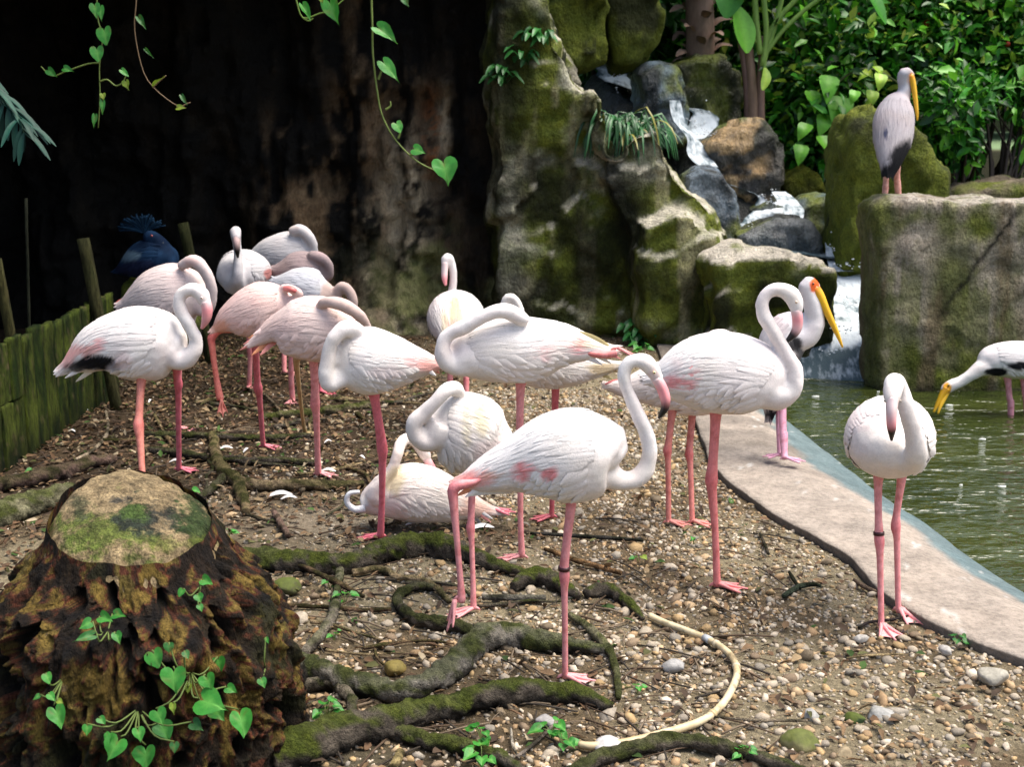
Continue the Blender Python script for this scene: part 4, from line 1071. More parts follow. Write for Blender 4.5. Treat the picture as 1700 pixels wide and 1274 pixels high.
def stations(body, Y):
    """rows of (top x, top y, bottom x, bottom y [, lateral ratio [, dv]]) or of ('c', cx, cy, rv, rl, dv)  ->  x y z rv rl"""
    out = []
    for s in body:
        if s[0] == 'c':
            _, cx, cy, rv, rl, dv = s
            out.append([*vp(cx, cy, Y + dv), rv * mpp(Y), rl * mpp(Y)])
        else:
            tx, ty, bx, by = s[:4]; ratio = s[4] if len(s) > 4 else 0.80; dv = s[5] if len(s) > 5 else 0
            a, b = vp(tx, ty, Y + dv), vp(bx, by, Y + dv)
            r = np.linalg.norm(a - b) / 2
            out.append([*((a + b) / 2), r, r * ratio])
    return np.array(out)
def feathers(St, side, seed, tsp, blobs, base, tint, tint_amt, phi0=8, phi1=112, t_front=0.86, L=(0.24, 0.46), rows=15, per=15, width=0.026, lift=0.0028, flank=46, stain=None):
    """a folded wing: rows of overlapping feathers that lie on the body's surface, each a curved blade"""
    r_ = np.random.default_rng(seed)
    n = len(St); T, Bn, Nn = frames(St[:, :3])
    C = St[:, :3]
    blen = np.linalg.norm(np.diff(C, axis=0), axis=1).sum()
    def at(t, phi):
        tc = np.clip(t, 0, 1) * (n - 1)
        c = np.stack([np.interp(tc, np.arange(n), C[:, k]) for k in range(3)], -1)
        nn = np.stack([np.interp(tc, np.arange(n), Nn[:, k]) for k in range(3)], -1)
        bb = np.stack([np.interp(tc, np.arange(n), Bn[:, k]) for k in range(3)], -1)
        rv = np.interp(tc, np.arange(n), St[:, 3]); rl = np.interp(tc, np.arange(n), St[:, 4])
        ex = np.minimum(t, 0)
        c = c + T[0] * (ex * blen)[..., None]
        return c, nn, bb, rv, rl
    Vs, Fs, Cs, off = [], [], [], 0
    nu, nv = 6, 5
    fq = grid_faces(nu, nv)
    for i in range(rows):
        q = i / (rows - 1)
        t0 = t_front - q * (t_front - 0.20)
        ln = L[0] + (L[1] - L[0]) * q
        for j in range(per):
            ph = R(phi0 + (phi1 - phi0) * (j + 0.5 * (i % 2) + r_.uniform(-.25, .25)) / per)
            # the wing's lower edge rises towards the front and the tail
            hi = R(phi1) * (1 - 0.22 * sstep(0.62, 0.9, t0) - 0.10 * sstep(0.4, 0.15, t0))
            if ph > hi: continue
            l = min(ln * r_.uniform(0.85, 1.2), t0 + r_.uniform(-.02, .07))
            u = np.linspace(0, 1, nu); v = np.linspace(-1, 1, nv)
            U, W = np.meshgrid(u, v, indexing='ij')
            t = t0 + r_.uniform(-.02, .02) - l * U
            prof = np.sqrt(np.clip(1 - (1.9 * (U - 0.42)) ** 2 * np.where(U > 0.42, 0.62, 1.25), 0.02, 1)) * np.where(U > 0.55, ((1 - U) / 0.45) ** .75 * 0.9 + 0.1, 1)
            wid = width * r_.uniform(0.8, 1.2) * (0.8 + 0.35 * q)
            c, nn, bb, rv, rl = at(t, ph)
            rm = np.maximum((rv + rl) / 2, 0.02)
            drift = 0.10 * U * (ph / R(90) - 0.4)
            phi = ph + W * prof * wid / rm * 0.5 * 1.6 + drift * 0.6
            h = 0.0005 + 0.0015 * sstep(.9, .6, t0) + lift * U ** 1.3 * r_.uniform(0.6, 1.4) + 0.0025 * (1 - W ** 2) + 0.0012 * r_.uniform(0, 1)
            P = c + nn * ((rv + h) * np.cos(phi))[..., None] + bb * ((rl + h) * np.sin(phi) * side)[..., None]
            V = P.reshape(-1, 3)
            Vs.append(V); Fs.append((fq if side > 0 else fq[:, ::-1]) + off); off += len(V)
            tone = r_.uniform(0.93, 1.03)
            sh = (1 - 0.12 * np.abs(W.ravel()) ** 2 - .10 * (1 - U.ravel()) ** 2 + .03 * (np.abs(W.ravel()) < .1))[:, None]
            Cs.append(np.full((len(V), 3), tone) * sh)
    # loose plumes along the flank, below the folded wing
    for i in range(flank):
        t0 = r_.uniform(.36, .84); ph = R(phi1) * r_.uniform(.78, 1.18)
        l = r_.uniform(.10, .19); u = np.linspace(0, 1, nu); v = np.linspace(-1, 1, nv); U, W = np.meshgrid(u, v, indexing='ij')
        c, nn, bb, rv, rl = at(np.maximum(t0 - l * U, 0), ph)
        prof = np.sin(np.pi * np.clip(U * .85 + .12, 0, 1)) ** .7
        phi = ph + W * prof * .034 / np.maximum((rv + rl) / 2, .02) * .6 + .25 * U
        h = 0.0005 + .010 * U ** 1.5 * r_.uniform(.3, 1.2) + .003 * (1 - W ** 2)
        P = c + nn * ((rv + h) * np.cos(phi))[..., None] + bb * ((rl + h) * np.sin(phi) * side)[..., None]
        V = P.reshape(-1, 3); Vs.append(V); Fs.append((fq if side > 0 else fq[:, ::-1]) + off); off += len(V)
        Cs.append(np.full((len(V), 3), r_.uniform(.94, 1.03)))
    V = np.vstack(Vs); tone = np.vstack(Cs)
    return V, np.vstack(Fs), np.clip(paint(V, base, blobs, tsp, tint, tint_amt) * tone, 0, 1)
def foot_mesh(p, yaw, s=1.0, curl=0.0, col=LEG):
    """three webbed toes and a short hind toe; the ankle is p"""
    parts = []
    toes = [(-0.50, 0.086), (0.0, 0.100), (0.50, 0.086)]
    tips = []
    col = np.array(col)
    for a, l in toes:
        d = np.array([math.cos(yaw + a), math.sin(yaw + a), 0])
        pts = np.array([p + [0, 0, 0.020 * s], p + d * l * 0.30 * s + [0, 0, 0.016 * s], p + d * l * 0.62 * s + [0, 0, 0.010 * s], p + d * l * s + [0, 0, 0.005 * s]])
        rr = np.array([0.0085, 0.0065, 0.005, 0.003]) * s
        Cc = catmull(np.hstack([pts, rr[:, None]]), 8)
        V, F = tube(Cc[:, :3], Cc[:, 3], 6); parts.append((V, F, col)); tips.append(Cc[:, :3])
    for A, Bq in ((tips[0], tips[1]), (tips[1], tips[2])):
        w = np.linspace(0, 1, 5)
        end = 7
        G = np.stack([A[:end] * (1 - t) + Bq[:end] * t for t in w], 1)
        sag = (np.sin(np.pi * w)[None, :] * np.linspace(0, 1, end)[:, None] ** 2)
        G = G - (G - p) * (sag * 0.07)[:, :, None]
        G[:, :, 2] = np.maximum(G[:, :, 2] - 0.002, p[2] + 0.007)
        V = G.reshape(-1, 3); F = grid_faces(end, 5)
        parts.append((V, F, np.clip(col * np.array([1.0, 1.12, 1.1]), 0, .88)))
    d = np.array([math.cos(yaw + math.pi), math.sin(yaw + math.pi), 0])
    V, F = tube(np.array([p + [0, 0, 0.022 * s], p + d * 0.018 * s + [0, 0, 0.014 * s], p + d * 0.026 * s + [0, 0, 0.006 * s]]), [0.006 * s, 0.005 * s, 0.002 * s], 6)
    parts.append((V, F, col))
    V, F, c = join(parts)
    if curl:                                     # a lifted foot hangs: toes swing down about the ankle
        q = V - p; dirv = np.array([math.cos(yaw), math.sin(yaw), 0])
        f = q @ dirv; lat = q - np.outer(f, dirv); h = q[:, 2]
        lat[:, 2] = 0
        ca, sa = math.cos(curl), math.sin(curl)
        V = p + lat * 0.7 + np.outer(f * ca + h * sa, dirv) + np.outer(-f * sa + h * ca, [0, 0, 1])
    return V, F, c
def bird(name, label, cat, Y, body, neck, legs, group=None, head=None, bill=None, base=WHITE, blobs=(), tint=(0.88, 0.68, 0.65), tint_amt=0.35, seed=1, voxel=0.0085,
         wing=None, tail=None, eyes=(), neckcol=None, legcol=LEG, extra=None, bands=(), ground=None, lat_wing=True):
    """body: stations from tail to breast; neck: (px, py, radius px, dv) from inside the breast to the head"""
    blobs = list(blobs)
    St = stations(body, Y)
    feet = [l['pts'][-1] for l in legs if not l.get('lift')]
    root = thing(name, ground if ground is not None else (vp(body[len(body) // 2][1 if body[0][0] == 'c' else 0], 600, Y)[0], Y, 0.0), label, cat, group)
    S60 = catmull(St, 40)
    fr = frames(S60[:, :3])
    k = 28
    e = np.linspace(0, 1, 40)
    V1, F1 = tube(S60[:, :3], S60[:, 3], k, fr, S60[:, 4])
    parts = [(V1, F1, np.zeros(3))]
    if neck:
        Nk = np.array([[*vp(a, b, Y + dv), r * mpp(Y)] for a, b, r, dv in neck]); Nk[2:, 3] *= .92
        Nc = catmull(Nk, max(24, int(np.linalg.norm(np.diff(Nk[:, :3], axis=0), axis=1).sum() / 0.012)))
        V2, F2 = tube(Nc[:, :3], Nc[:, 3], 16)
        parts.append((V2, F2, np.zeros(3)))
    # round off breast, tail and head ends
    ends = [(S60[-1, :3], S60[-1, 3] * 0.98), (S60[0, :3], S60[0, 3] * 0.98)]
    if neck: ends.append((Nc[-1, :3], Nc[-1, 3] * 0.99))
    for q_, (c_, r_) in enumerate(ends):
        E = ICO2[0] * r_
        if q_ < 2:
            tq = fr[0][-1 if q_ == 0 else 0]; E = E - np.outer(E @ tq, tq) * .6
        parts.append((E + c_, ICO2[1], np.zeros(3)))
    for hx, hy, hr, hdv in (head or []):
        parts.append((ICO3[0] * hr * mpp(Y) + vp(hx, hy, Y + hdv), ICO3[1], np.zeros(3)))
    V, F, _ = join(parts)
    V, F, Nn = remesh(V, F, voxel, 5, 0.6)
    c = paint(V, base, blobs, seed, tint, tint_amt)
    if neckcol is not None:
        Q = Nc[:, :3]; dmin = np.min(np.linalg.norm(V[:, None, :] - Q[None, ::2, :], axis=2) / Nc[None, ::2, 3], axis=1)
        kk = sstep(1.35, 1.1, dmin)
        px_, py_ = proj(V)
        c = c * (1 - kk[:, None]) + np.array(neckcol) * kk[:, None]
        if blobs:
            pass
    # soft plumage relief
    V = V + Nn * ((fbm(V, 30, 3, seed + 2) - 0.5) * 0.004 + (fbm(V, 11, 2, seed + 3) - .5) * .009)[:, None]
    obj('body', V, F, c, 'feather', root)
    wk = dict(phi0=8, phi1=112); wk.update(wing or {})
    if wing is not False:
        for sd_, s_ in ((1, 0), (-1, 1)):
            V, Fq, cc = feathers(S60, sd_, seed * 3 + s_, seed, blobs, base, tint, tint_amt, **wk)
            obj('wing', V, Fq, cc, 'feather', root)
    if tail:
        parts = []
        rr = np.random.default_rng(seed)
        for (x0, y0, x1, y1, w_, cc) in tail:
            a, b = vp(x0, y0, Y + rr.uniform(-.03, .03)), vp(x1, y1, Y + rr.uniform(-.05, .05))
            m_ = (a + b) / 2 + [0, 0, 0.006]
            Cc = catmull(np.array([a, m_, b]), 7)
            wv = np.array([0.5, 0.9, 1, 1, 0.9, 0.65, 0.15]) * w_ * mpp(Y)
            d = (b - a) / np.linalg.norm(b - a); up = np.cross(d, [0, 1, 0]); up /= np.linalg.norm(up)
            G = np.stack([Cc + up * (wv * s)[:, None] + np.array([0, -0.004, 0]) * (1 - s * s) for s in (-1, 0, 1)], 1)
            parts.append((G.reshape(-1, 3), grid_faces(7, 3), np.array(cc) * rr.uniform(.88, 1.05)))
        V, Fq, cc = join(parts)
        obj('tail', V, Fq, cc, 'feather', root)
    if bill:
        Bk = np.array([[*vp(a, b, Y + dv), r * mpp(Y)] for a, b, r, dv, _ in bill])
        cols = np.array([q[4] for q in bill], float)
        n = 22
        full = catmull(np.hstack([Bk, cols]), n)
        V, Fq = tube(full[:, :3], full[:, 3], 12, None, full[:, 3] * 0.78)
        cc = np.vstack([np.repeat(full[:, 4:], 12, 0), full[:1, 4:], full[-1:, 4:]])
        obj('bill', V, Fq, np.clip(cc, 0.008, 1), 'bill', root)
    for ex, ey, er, edv, ec in eyes:
        p = vp(ex, ey, Y + edv)
        parts = [(ICO2[0] * er * mpp(Y) + p, ICO2[1], np.array(ec)), (ICO2[0] * er * mpp(Y) * 0.6 + p + np.array([0, -er * mpp(Y) * 0.55, 0]), ICO2[1], np.array([0.01, 0.01, 0.01]))]
        V, Fq, cc = join(parts); obj('eye', V, Fq, cc, 'eye', root)
    for l in legs:
        pts = l['pts']; dv0 = l.get('dv', 0.0)
        n = len(pts)
        lift = l.get('lift')
        if lift: Yf = Y + dv0; pf = vp(pts[-1][0], pts[-1][1], Yf)
        else:
            gz_ = l.get('z')
            if gz_ is None:
                pf = gp(pts[-1][0], pts[-1][1]); gz_ = float(ground_z(np.array([pf[0]]), np.array([pf[1]]))[0])
            pf = gp(pts[-1][0], pts[-1][1], gz_ + 0.002) if 'Y' not in l else vp(pts[-1][0], pts[-1][1], l['Y'])
            Yf = pf[1]
        tot = [0]
        for a, b in zip(pts, pts[1:]): tot.append(tot[-1] + math.hypot(a[0] - b[0], a[1] - b[1]))
        rows_ = []
        for q, s in zip(pts, tot):
            t = s / tot[-1]
            rows_.append([*vp(q[0], q[1], (Y + dv0) * (1 - t) + Yf * t), q[2] * mpp(Y)])
        rows_ = np.array(rows_); rows_[-1, :3] = pf + np.array([0, 0, 0.012 if not lift else 0])
        Cc = catmull(rows_, 46)
        V, Fq = tube(Cc[:, :3], Cc[:, 3], 10)
        lc = np.clip(np.array(l.get('col', legcol)) * (1.05, 1.08, 1.06), 0, .9)
        nz = fbm(V * [1, 1, .8], 60, 4, seed + 8)
        cc = mixc(lc, lc * np.array([0.78, 0.62, 0.6]), sstep(0.45, 0.75, nz))
        jt = l.get('joint')
        if jt is not None:
            jp = rows_[jt, :3]; dd = np.linalg.norm(V - jp, axis=1)
            kk = np.exp(-(dd / 0.03) ** 2) * 0.5
            cc = cc * (1 - kk[:, None]) + np.array([0.72, 0.10, 0.14]) * kk[:, None]
        lg = obj('leg', V, Fq, cc, 'legskin', root)
        if l.get('foot', True):
            V, Fq, cc = foot_mesh(pf, R(l.get('yaw', 0)), l.get('fs', 1.0), l.get('curl', 0) if lift else 0, lc * np.array([1.0, 1.08, 1.06]) if l.get('pale', True) else lc)
            obj('foot', V, Fq, np.clip(cc, 0, .9), 'legskin', lg)
        if l.get('band'):
            bp = rows_[l['band'], :3]; tq = (rows_[l['band'] + 1, :3] - rows_[l['band'] - 1, :3]); tq /= np.linalg.norm(tq)
            V, Fq = tube(np.array([bp - tq * 0.006, bp + tq * 0.006]), rows_[l['band'], 3] + 0.0035, 14)
            obj('leg_band', V, Fq, (0.05, 0.012, 0.012), 'bill', lg)
    if extra: extra(root, Y)
    return root
def leg(*pts, **kw):
    d = dict(pts=[p for p in pts]); d.update(kw); return d
PB, PW, KB = (0.86, 0.34, 0.36), (0.80, 0.62, 0.60), (0.015, 0.012, 0.014)
OR = (0.80, 0.34, 0.18); YEL = (0.62, 0.52, 0.25); SAL = (0.90, 0.37, 0.32)
GRP = 'flamingos gathered by the pond'

# 1: the large walking bird in front
bird('flamingo', 'white flamingo with S-curved neck stretching one leg back beside the pale hose', 'flamingo', 3.86,
     [(764, 796, 768, 808), (790, 772, 799, 817), (845, 733, 862, 818), (900, 697, 904, 829), (945, 681, 945, 835), (990, 684, 985, 826), (1016, 702, 1008, 808), (1024, 728, 1016, 792)],
     [(975, 770, 42, 0), (1008, 787, 25, 0), (1034, 799, 18, 0), (1060, 793, 17, 0), (1076, 770, 16, 0), (1078, 738, 14.5, 0), (1064, 698, 13.5, 0), (1046, 660, 12.5, 0), (1036, 630, 12, 0), (1040, 608, 12, 0), (1056, 598, 13, 0), (1074, 603, 16, 0), (1085, 616, 14.5, 0), (1092, 629, 11.5, 0)],
     [leg((946, 815, 16), (948, 835, 9.5), (942, 890, 7.5), (937, 935, 8), (936.5, 944, 8.5), (937, 958, 9.5), (937, 985, 6), (938, 1060, 5.2), (938, 1118, 5.5), (938, 1131, 6), yaw=-8, dv=-0.03, band=4, joint=5),
      leg((806, 792, 1.5), (790, 800, 5), (774, 804, 8), (760, 806, 10), (752, 815, 10), (753, 835, 8), (758, 890, 5.6), (764, 960, 5.4), (766, 992, 7.5), (765, 1000, 7), yaw=200, lift=True, curl=1.15, dv=-0.04, joint=4)],
     GRP, bill=[(1089, 627, 11.5, 0, PW), (1098, 643, 12, 0, PB), (1104, 660, 11.5, 0, PB), (1105, 671, 10, 0, (0.25, 0.1, 0.1)), (1103, 680, 8.5, 0, KB), (1093, 695, 2.5, 0, KB)],
     eyes=[(1086, 619, 2.6, -0.026, (0.75, 0.6, 0.3))], seed=3, voxel=0.0065, tint_amt=0.3,
     blobs=[(868, 785, 14, 18, PINK, .9), (912, 787, 14, 12, PINK, .9), (810, 792, 22, 7, OR, .7), (782, 798, 34, 15, SAL, .85), (1086, 622, 10, 10, PW, .8)],
     tail=[(800, 800, 752, 812, 5, SAL), (805, 806, 758, 824, 5, OR), (812, 810, 772, 826, 5, WHITE), (806, 795, 747, 806, 5, SAL), (818, 800, 770, 816, 6, WHITE), (850, 818, 775, 824, 4, WHITE)])
# 2: sitting bird
bird('flamingo', 'cream flamingo sitting on the ground with its neck raised and bill down', 'flamingo', 5.45,
     [(822, 846, 820, 856), (790, 828, 788, 862), (755, 803, 752, 868), (715, 780, 714, 868), (678, 772, 678, 866), (640, 788, 640, 862), (606, 818, 606, 856)],
     [(650, 815, 30, -0.02), (622, 822, 18, -0.06), (632, 806, 13, -0.07), (650, 782, 11, -0.06), (660, 755, 10, -0.05), (666, 735, 10, 0), (680, 728, 10.5, 0.05), (695, 737, 12.5, 0.06), (704, 752, 12, 0.06), (709, 762, 9.5, 0.06)],
     [leg((790, 852, 6), (805, 853, 6), (818, 852, 5), lift=True, yaw=-5, curl=0.0, fs=1.0, col=(0.8, 0.2, 0.25))],
     GRP, bill=[(707, 760, 9, 0.06, PW), (714, 773, 9.5, 0.06, PB), (720, 784, 8.5, 0.06, PB), (722, 792, 6, 0.06, KB), (719, 799, 2, 0.06, KB)],
     base=(0.80, 0.72, 0.66), tint_amt=0.4, seed=5, blobs=[(655, 800, 16, 26, YEL, .6), (790, 845, 30, 18, OR, .5), (600, 835, 12, 12, WHITE, .6)],
     wing=dict(phi1=100), tail=[(790, 838, 826, 858, 4, OR), (780, 845, 815, 868, 4, SAL), (770, 840, 818, 862, 4, WHITE), (775, 850, 800, 872, 4, WHITE)],
     extra=lambda root, Y: obj('breast_plume', *(lambda t: (t[0], t[1]))(tube(catmull(np.array([vp(606, 845, Y - .06), vp(588, 846, Y - .07), vp(576, 834, Y - .07), vp(580, 820, Y - .07), vp(597, 817, Y - .06)]), 24), np.linspace(7, 3, 24) * mpp(Y), 8)), (0.74, 0.74, 0.76), 'feather', root))
# 3: sleeping bird behind the front one
bird('flamingo', 'sleeping flamingo with yellow-streaked back and coiled neck behind the walking bird', 'flamingo', 4.5,
     [(862, 742, 852, 762, .8, -.02), (832, 694, 806, 788, .85), (795, 660, 772, 788, .85), (757, 650, 738, 766, .85), (728, 668, 716, 738, .8)],
     [(730, 715, 34, -.05), (705, 735, 17, -.08), (688, 722, 15, -.10), (688, 702, 14.5, -.10), (704, 686, 14, -.10), (722, 668, 14, -.10), (738, 650, 14, -.09), (754, 645, 15, -.06), (764, 652, 11, -.04)],
     [leg((783, 775, 12), (784, 800, 7), (782, 862, 6.2), (781, 876, 8), (783, 900, 5), (785, 960, 4.6), (786, 1006, 5.5), (786, 1018, 5.5), yaw=-160, joint=3)],
     GRP, base=(0.78, 0.73, 0.68), tint_amt=0.25, seed=8, wing=dict(phi0=2, phi1=118, L=(.22, .42)),
     blobs=[(800, 690, 12, 45, YEL, .55), (775, 700, 8, 45, YEL, .4), (760, 660, 16, 14, WHITE, .5), (815, 750, 30, 22, PW, .5)])
# 4: the big resting bird in the middle
bird('flamingo', 'large white flamingo resting with neck folded over its back and pink foot by its tail', 'flamingo', 4.98,
     [(1014, 576, 1010, 590), (975, 557, 966, 600), (930, 537, 925, 613), (880, 528, 874, 635), (825, 530, 818, 636), (772, 550, 772, 627), (742, 574, 748, 614)],
     [(775, 595, 34, -.02), (748, 604, 19, -.05), (735, 588, 15, -.07), (737, 566, 13.5, -.07), (750, 552, 13, -.07), (772, 543, 13, -.08), (800, 527, 13.5, -.09), (828, 516, 14, -.09), (850, 520, 16, -.08), (868, 530, 13, -.07)],
     [leg((866, 620, 15), (864, 645, 8), (863, 700, 6.5), (863, 765, 7), (864, 790, 6), (864, 860, 5), (866, 918, 6), (866, 930, 6), yaw=178, joint=3),
      leg((962, 582, 2), (985, 588, 5), (1008, 589, 6), (1024, 586, 6.5), lift=True, yaw=-4, curl=0.25, fs=0.95, dv=-.035, col=(0.8, 0.28, 0.27))],
     GRP, seed=12, tint_amt=0.3, blobs=[(962, 573, 10, 18, PINK, .7), (905, 588, 7, 14, PINK, .35), (990, 570, 30, 10, YEL, .5), (905, 590, 10, 14, PW, .6)],
     tail=[(950, 560, 1022, 590, 5, WHITE), (960, 552, 1018, 580, 5, YEL), (945, 570, 1015, 604, 5, (.75, .66, .5)), (965, 575, 1030, 596, 4, SAL), (940, 580, 1000, 606, 5, WHITE)])
# 5: bird behind it
bird('flamingo', 'flamingo mostly hidden behind the large resting bird, hooked neck tip showing', 'flamingo', 5.45,
     [(1026, 604, 1024, 612), (985, 592, 982, 632), (935, 572, 932, 646), (885, 558, 882, 642), (845, 560, 845, 622)],
     [(872, 590, 30, 0), (868, 545, 13, 0), (864, 520, 9.5, 0), (857, 500, 9, 0), (846, 492, 9, 0), (838, 500, 8.5, 0), (837, 512, 7, 0)],
     [leg((922, 630, 10), (922, 655, 6.5), (920, 730, 5.5), (919, 750, 7), (918, 775, 5), (916, 850, 4.5), (916, 863, 5), yaw=190, joint=3, col=(0.62, 0.14, 0.17))],
     GRP, base=(.74, .69, .64), seed=15, blobs=[(1000, 612, 24, 12, (.45, .32, .12), .7)], voxel=0.01,
     tail=[(980, 600, 1032, 606, 4, YEL), (975, 608, 1026, 618, 4, (.4, .28, .12)), (970, 614, 1018, 630, 4, YEL), (975, 604, 1010, 626, 4, (.75, .7, .6))])
# 6: bird seen from behind, neck upright
bird('flamingo', 'flamingo seen from behind with upright neck and yellow streaks down its back', 'flamingo', 7.3,
     [('c', 757, 572, 9, 14, -.42), ('c', 757, 553, 24, 30, -.30), ('c', 757, 535, 38, 43, -.15), ('c', 757, 526, 42, 46, 0), ('c', 756, 522, 38, 40, .12), ('c', 754, 520, 22, 24, .22)],
     [(752, 515, 24, .16), (750, 492, 10, .20), (752, 470, 8, .20), (752, 448, 7.5, .20), (748, 432, 8, .20), (742, 428, 9, .18), (739, 438, 7.5, .17)],
     [leg((772, 565, 10), (773, 600, 5), (774, 635, 5), (774, 660, 4), (774, 712, 4), yaw=90, joint=2), leg((748, 565, 10), (748, 600, 5), (747, 640, 5), (747, 660, 4), (747, 708, 4), yaw=90, joint=2)],
     GRP, bill=[(739, 436, 7.5, .17, PW), (738, 452, 7, .16, PW), (738, 464, 6, .15, PB), (740, 474, 2.5, .15, PB)], base=(.72, .68, .66), seed=18, voxel=0.011,
     wing=dict(phi0=3, phi1=120, L=(.3, .5), rows=10, width=.03), blobs=[(755, 520, 10, 34, YEL, .8), (770, 535, 8, 30, YEL, .5), (757, 545, 16, 20, SAL, .9), (738, 540, 6, 30, YEL, .5)])
# 7: center-left sleeper with its neck loop hanging
bird('flamingo', 'white flamingo asleep on one leg with its neck loop hanging in front of its breast', 'flamingo', 5.12,
     [(734, 600, 732, 612), (702, 583, 697, 628), (660, 561, 655, 646), (615, 545, 615, 656), (582, 546, 580, 644), (560, 562, 562, 626)],
     [(585, 610, 30, -.02), (566, 628, 17, -.05), (547, 640, 13.5, -.08), (541, 622, 13.5, -.09), (544, 590, 13, -.09), (552, 566, 13, -.09), (566, 549, 14, -.08), (582, 545, 16, -.06), (598, 552, 12, -.04)],
     [leg((618, 640, 16), (622, 662, 8.5), (629, 705, 7.5), (635, 748, 9.5), (635, 765, 7), (634, 830, 5.6), (632, 886, 6.5), (632, 895, 6.5), yaw=182, joint=3, col=(.80, .19, .24))],
     GRP, seed=21, tint_amt=0.3, blobs=[(690, 600, 22, 12, PINK, .4), (715, 606, 24, 14, SAL, .75), (640, 620, 30, 12, PW, .4)],
     tail=[(690, 590, 738, 612, 5, WHITE), (685, 600, 730, 620, 5, SAL), (690, 606, 724, 624, 5, WHITE)])
# 8: pink bird behind it
bird('flamingo', 'pale pink flamingo with orange tail plumes and thick neck curled over its shoulder', 'flamingo', 5.95,
     [(418, 566, 424, 576), (448, 530, 460, 570), (476, 505, 485, 593), (515, 493, 520, 601), (555, 500, 556, 600), (588, 520, 585, 584)],
     [(575, 560, 26, 0), (598, 560, 13, 0), (607, 543, 11, -.03), (598, 526, 11, -.08), (580, 512, 11.5, -.11), (560, 504, 11.5, -.12), (542, 502, 10, -.10), (532, 506, 8, -.08)],
     [leg((520, 588, 12), (521, 605, 7.5), (523, 650, 7), (523, 672, 8.5), (525, 690, 6), (527, 750, 5), (528, 780, 6), (528, 791, 6), yaw=-5, joint=3),
      leg((495, 590, 8), (492, 604, 5.5), (496, 640, 4), (503, 700, 3.6), (507, 722, 4.2), yaw=0, dv=.15, fs=.8, col=(.62, .42, .22))],
     GRP, base=(.78, .62, .57), tint=(.78, .5, .45), tint_amt=.4, seed=24, neckcol=(.62, .47, .42),
     tail=[(455, 555, 404, 572, 4, SAL), (458, 548, 412, 562, 4, OR), (460, 560, 418, 590, 4, OR), (450, 560, 398, 582, 3.5, SAL), (465, 562, 432, 590, 4, SAL), (452, 545, 420, 556, 4, PW)])
# 9: pink bird with lifted orange knee
bird('flamingo', 'pink flamingo balancing with one leg lifted and orange heel bent under its tail', 'flamingo', 6.35,
     [(356, 545, 360, 553), (374, 512, 384, 556), (402, 486, 410, 563), (436, 469, 440, 562), (468, 473, 466, 547), (488, 490, 486, 526)],
     [(470, 510, 22, 0), (488, 500, 10, -.03), (496, 488, 8, -.04), (484, 480, 8, -.05), (470, 478, 7, -.03)],
     [leg((424, 550, 11), (424, 575, 6.5), (427, 630, 5.5), (428, 644, 8), (431, 665, 5), (436, 730, 4.4), (437, 745, 5), yaw=-6, joint=3, col=(.76, .2, .25)),
      leg((385, 545, 8), (365, 548, 6.5), (352, 560, 7), (352, 575, 5.6), (358, 620, 4.6), (364, 655, 6), (366, 664, 6), yaw=-60, lift=True, curl=1.3, joint=2, col=(.8, .24, .2), fs=.9)],
     GRP, bill=[(474, 479, 6, -.05, (.6, .2, .2)), (484, 480, 6.5, -.08, (.7, .2, .18)), (492, 484, 4, -.08, (.6, .15, .15))], base=(.78, .58, .53), tint=(.8, .44, .4), tint_amt=.45, seed=27,
     blobs=[(450, 475, 20, 10, PW, .5), (365, 545, 14, 14, OR, .6)])
# 10: left bird
bird('flamingo', 'white flamingo by the mossy fence with pink and black wing tips and arched neck', 'flamingo', 6.0,
     [(104, 608, 110, 622), (128, 574, 140, 622), (160, 536, 176, 620), (205, 514, 216, 631), (246, 511, 246, 633), (280, 520, 276, 626), (302, 544, 292, 608)],
     [(278, 580, 32, -.02), (302, 598, 19, -.04), (320, 586, 15, -.05), (325, 566, 13, -.05), (315, 542, 12, -.06), (301, 518, 11.5, -.06), (297, 498, 11, -.06), (306, 484, 11, -.06), (322, 481, 12.5, -.06), (335, 489, 14, -.06), (340, 501, 12, -.06)],
     [leg((236, 615, 13), (234, 640, 7), (231, 690, 6.5), (230, 706, 9), (233, 735, 6), (237, 800, 5), (239, 830, 5.5), yaw=-10, dv=-.04, joint=3, col=(.78, .28, .22)),
      leg((294, 600, 10), (294, 622, 6.5), (296, 640, 7.5), (296, 660, 5), (297, 770, 4.6), (297, 783, 5.5), yaw=-4, dv=.06, joint=2, col=(.8, .2, .26))],
     GRP, bill=[(341, 500, 11, -.06, PW), (344, 514, 11.5, -.06, PB), (342, 530, 9.5, -.06, (.80, .36, .36)), (335, 546, 3, -.06, PB)], eyes=[(335, 495, 2.2, -.105, (.8, .6, .5))], seed=30, tint_amt=.3,
     blobs=[(135, 582, 34, 10, SAL, .75), (108, 600, 16, 16, SAL, .7), (158, 602, 36, 13, BLACK, 1.0), (126, 610, 22, 9, BLACK, .9), (190, 610, 14, 7, (.2, .2, .26), .7), (205, 600, 14, 16, PW, .6), (165, 570, 8, 12, PINK, .6)],
     tail=[(150, 585, 100, 605, 4, SAL), (160, 595, 92, 624, 4, (.8, .6, .45)), (165, 600, 108, 628, 4, WHITE), (170, 606, 126, 634, 4, (.8, .7, .55)), (150, 592, 96, 612, 4, OR), (200, 600, 122, 606, 7, BLACK), (195, 606, 118, 614, 7, BLACK)])
